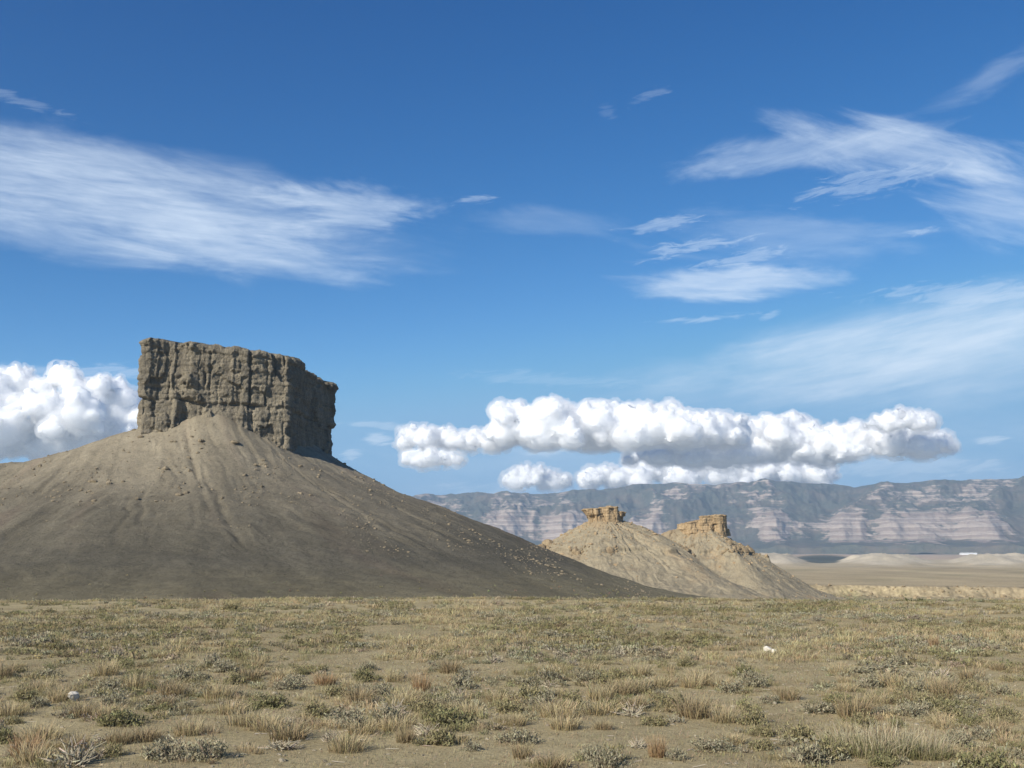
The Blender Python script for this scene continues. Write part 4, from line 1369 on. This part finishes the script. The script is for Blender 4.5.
def make_stones():
    white = NT('pale stone')
    p = white.pos()
    wm = white.surf(white.ramp(white.noise(p, 9.0, 5), [(0.3, (0.50, 0.45, 0.36)), (0.7, (0.74, 0.69, 0.60))]), 0.9, white.noise(p, 14.0, 6), 0.03)
    for px, py, wpx, lab in ((73, 702, 11, 'bright white rock sitting in the scrub above the low dense green shrub'),
                             (768, 651, 8, 'white rock in the scrub far out below the battered-cap butte'),
                             (774, 652.5, 6, 'smaller white rock touching another in the far scrub')):
        x, y = ground_at(px, py)
        s = wpx * math.hypot(y, EYE) / F / 2 * 1.15
        V, Q = lumps([(0, 0, 0, s)], int(px), 0.85)
        o = link('rock', raw_mesh('rock', V, Q, smooth=False), wm)
        o.location = (x, y, float(terrain_z(np.array([x]), np.array([y]))[0]) + s * 0.3 + (0.06 if py < 705 else 0))
        tag(o, lab, 'rock', 'pale stones on the plain')
    lr = np.random.default_rng(8)
    x, y = scatter(15, 34, 2600, lr)
    z = terrain_z(x, y)
    pts = [(a, b, c + 0.004, s) for a, b, c, s in zip(x, y, z, 0.012 + 0.014 * lr.exponential(size=2600))]
    V, Q = lumps(pts, 12, 0.6)
    o = link('pebbles', raw_mesh('pebbles', V, Q, smooth=False), rock_mat('pebble', (0.30, 0.25, 0.17), (0.50, 0.44, 0.33), (0.22, 0.18, 0.13), 0.05))
    tag(o, kind='stuff')
    # broken rock along the low step in the valley
    a = lr.uniform(0.18, 0.62, 1500); r = lr.uniform(1060, 1300, 1500)
    x, y = r * np.sin(a), r * np.cos(a)
    rr = r + fbm(x / 90, y / 90, o=5, seed=21) * 60
    m = (rr > 1168) & (rr < 1212)
    x, y = x[m], y[m]
    z = terrain_z(x, y)
    pts = [(p, q, w_ + 0.3, min(0.7 + 0.8 * lr.exponential(), 3.4)) for p, q, w_ in zip(x, y, z)]
    V, Q = lumps(pts, 15, 0.8)
    o = link('valley_rubble', raw_mesh('valley_rubble', V, Q, smooth=False), rock_mat('valley rock', (0.24, 0.18, 0.105), (0.46, 0.36, 0.215), (0.17, 0.125, 0.08), 0.5))
    tag(o, kind='stuff')
    # dead sticks lying about
    n = 900
    x, y = scatter(15, 30, n, lr)
    z = terrain_z(x, y) + 0.012
    a = lr.uniform(0, 6.28, n); L = lr.uniform(0.06, 0.28, n)
    d = np.stack([np.cos(a) * L, np.sin(a) * L, lr.uniform(0, 0.10, n) * L], 1)
    P = np.stack([x, y, z], 1)
    W = np.stack([-np.sin(a), np.cos(a), 0.5 + 0 * a], 1)
    V, Q, C = strips(P, P + d * 0.5 + lr.normal(size=(n, 3)) * [0.015, 0.015, 0.004], P + d, W, 0.007, 0.006, 0.003, shade(lr, n, PALEWOOD), shade(lr, n, PALEWOOD))
    o = link('twig_litter', raw_mesh('twig_litter', V, Q, C.clip(0.02, 1), smooth=False), WOODM)
    tag(o, kind='stuff')


def make_far_building():
    Y = 6900.0
    p = at(968, 549.5, Y)
    z0 = float(terrain_z(np.array([p[0]]), np.array([Y]))[0])
    root = empty('long_shed', (p[0], Y, z0))
    tag(root, 'long low white shed far off at the foot of the mountains', 'building')
    L, W, h, hr = 100.0, 24.0, 9.0, 13.0
    wallV = np.array([(sx * L / 2, sy * W / 2, z) for sx in (-1, 1) for sy in (-1, 1) for z in (-4, h)])
    wallQ = np.array([[0, 4, 5, 1], [2, 3, 7, 6], [0, 1, 3, 2], [4, 6, 7, 5]])
    m = NT('white sheet wall'); wm = m.surf(m.ramp(m.noise(m.pos(), 0.1, 3), [(0.3, (0.72, 0.72, 0.70)), (0.7, (0.82, 0.82, 0.80))]), 0.6)
    link('wall', raw_mesh('wall', wallV, wallQ, smooth=False), wm, root)
    e = 1.2
    rv = []
    for sx in (-1, 1):
        for y, z in ((-W / 2 - e, h - 0.4), (0, hr), (W / 2 + e, h - 0.4)):
            rv += [(sx * (L / 2 + e), y, z), (sx * (L / 2 + e), y, z + 0.5)]
    rv = np.array(rv)
    rq = np.array([[0, 6, 8, 2], [1, 3, 9, 7], [2, 8, 10, 4], [3, 5, 11, 9], [0, 2, 3, 1], [2, 4, 5, 3], [6, 7, 9, 8], [8, 9, 11, 10], [0, 1, 7, 6], [4, 10, 11, 5]])
    link('roof', raw_mesh('roof', rv, rq, smooth=False), wm, root)


make_plants()
make_stones()
make_cover()
make_far_building()

# ------------------------------------------------------------------ render settings
SC.view_settings.view_transform = 'Standard'
SC.view_settings.look = 'None'
SC.view_settings.exposure = 0.5
SC.view_settings.gamma = 1
SC.view_settings.use_curve_mapping = False
SC.render.engine = 'CYCLES'
SC.cycles.max_bounces = 6
SC.cycles.diffuse_bounces = 3
SC.cycles.glossy_bounces = 2
SC.cycles.volume_bounces = 2
SC.cycles.transparent_max_bounces = 8
SC.cycles.use_denoising = True
SC.cycles.denoiser = 'OPENIMAGEDENOISE'
SC.cycles.denoising_prefilter = 'ACCURATE'
SC.cycles.sample_clamp_indirect = 8
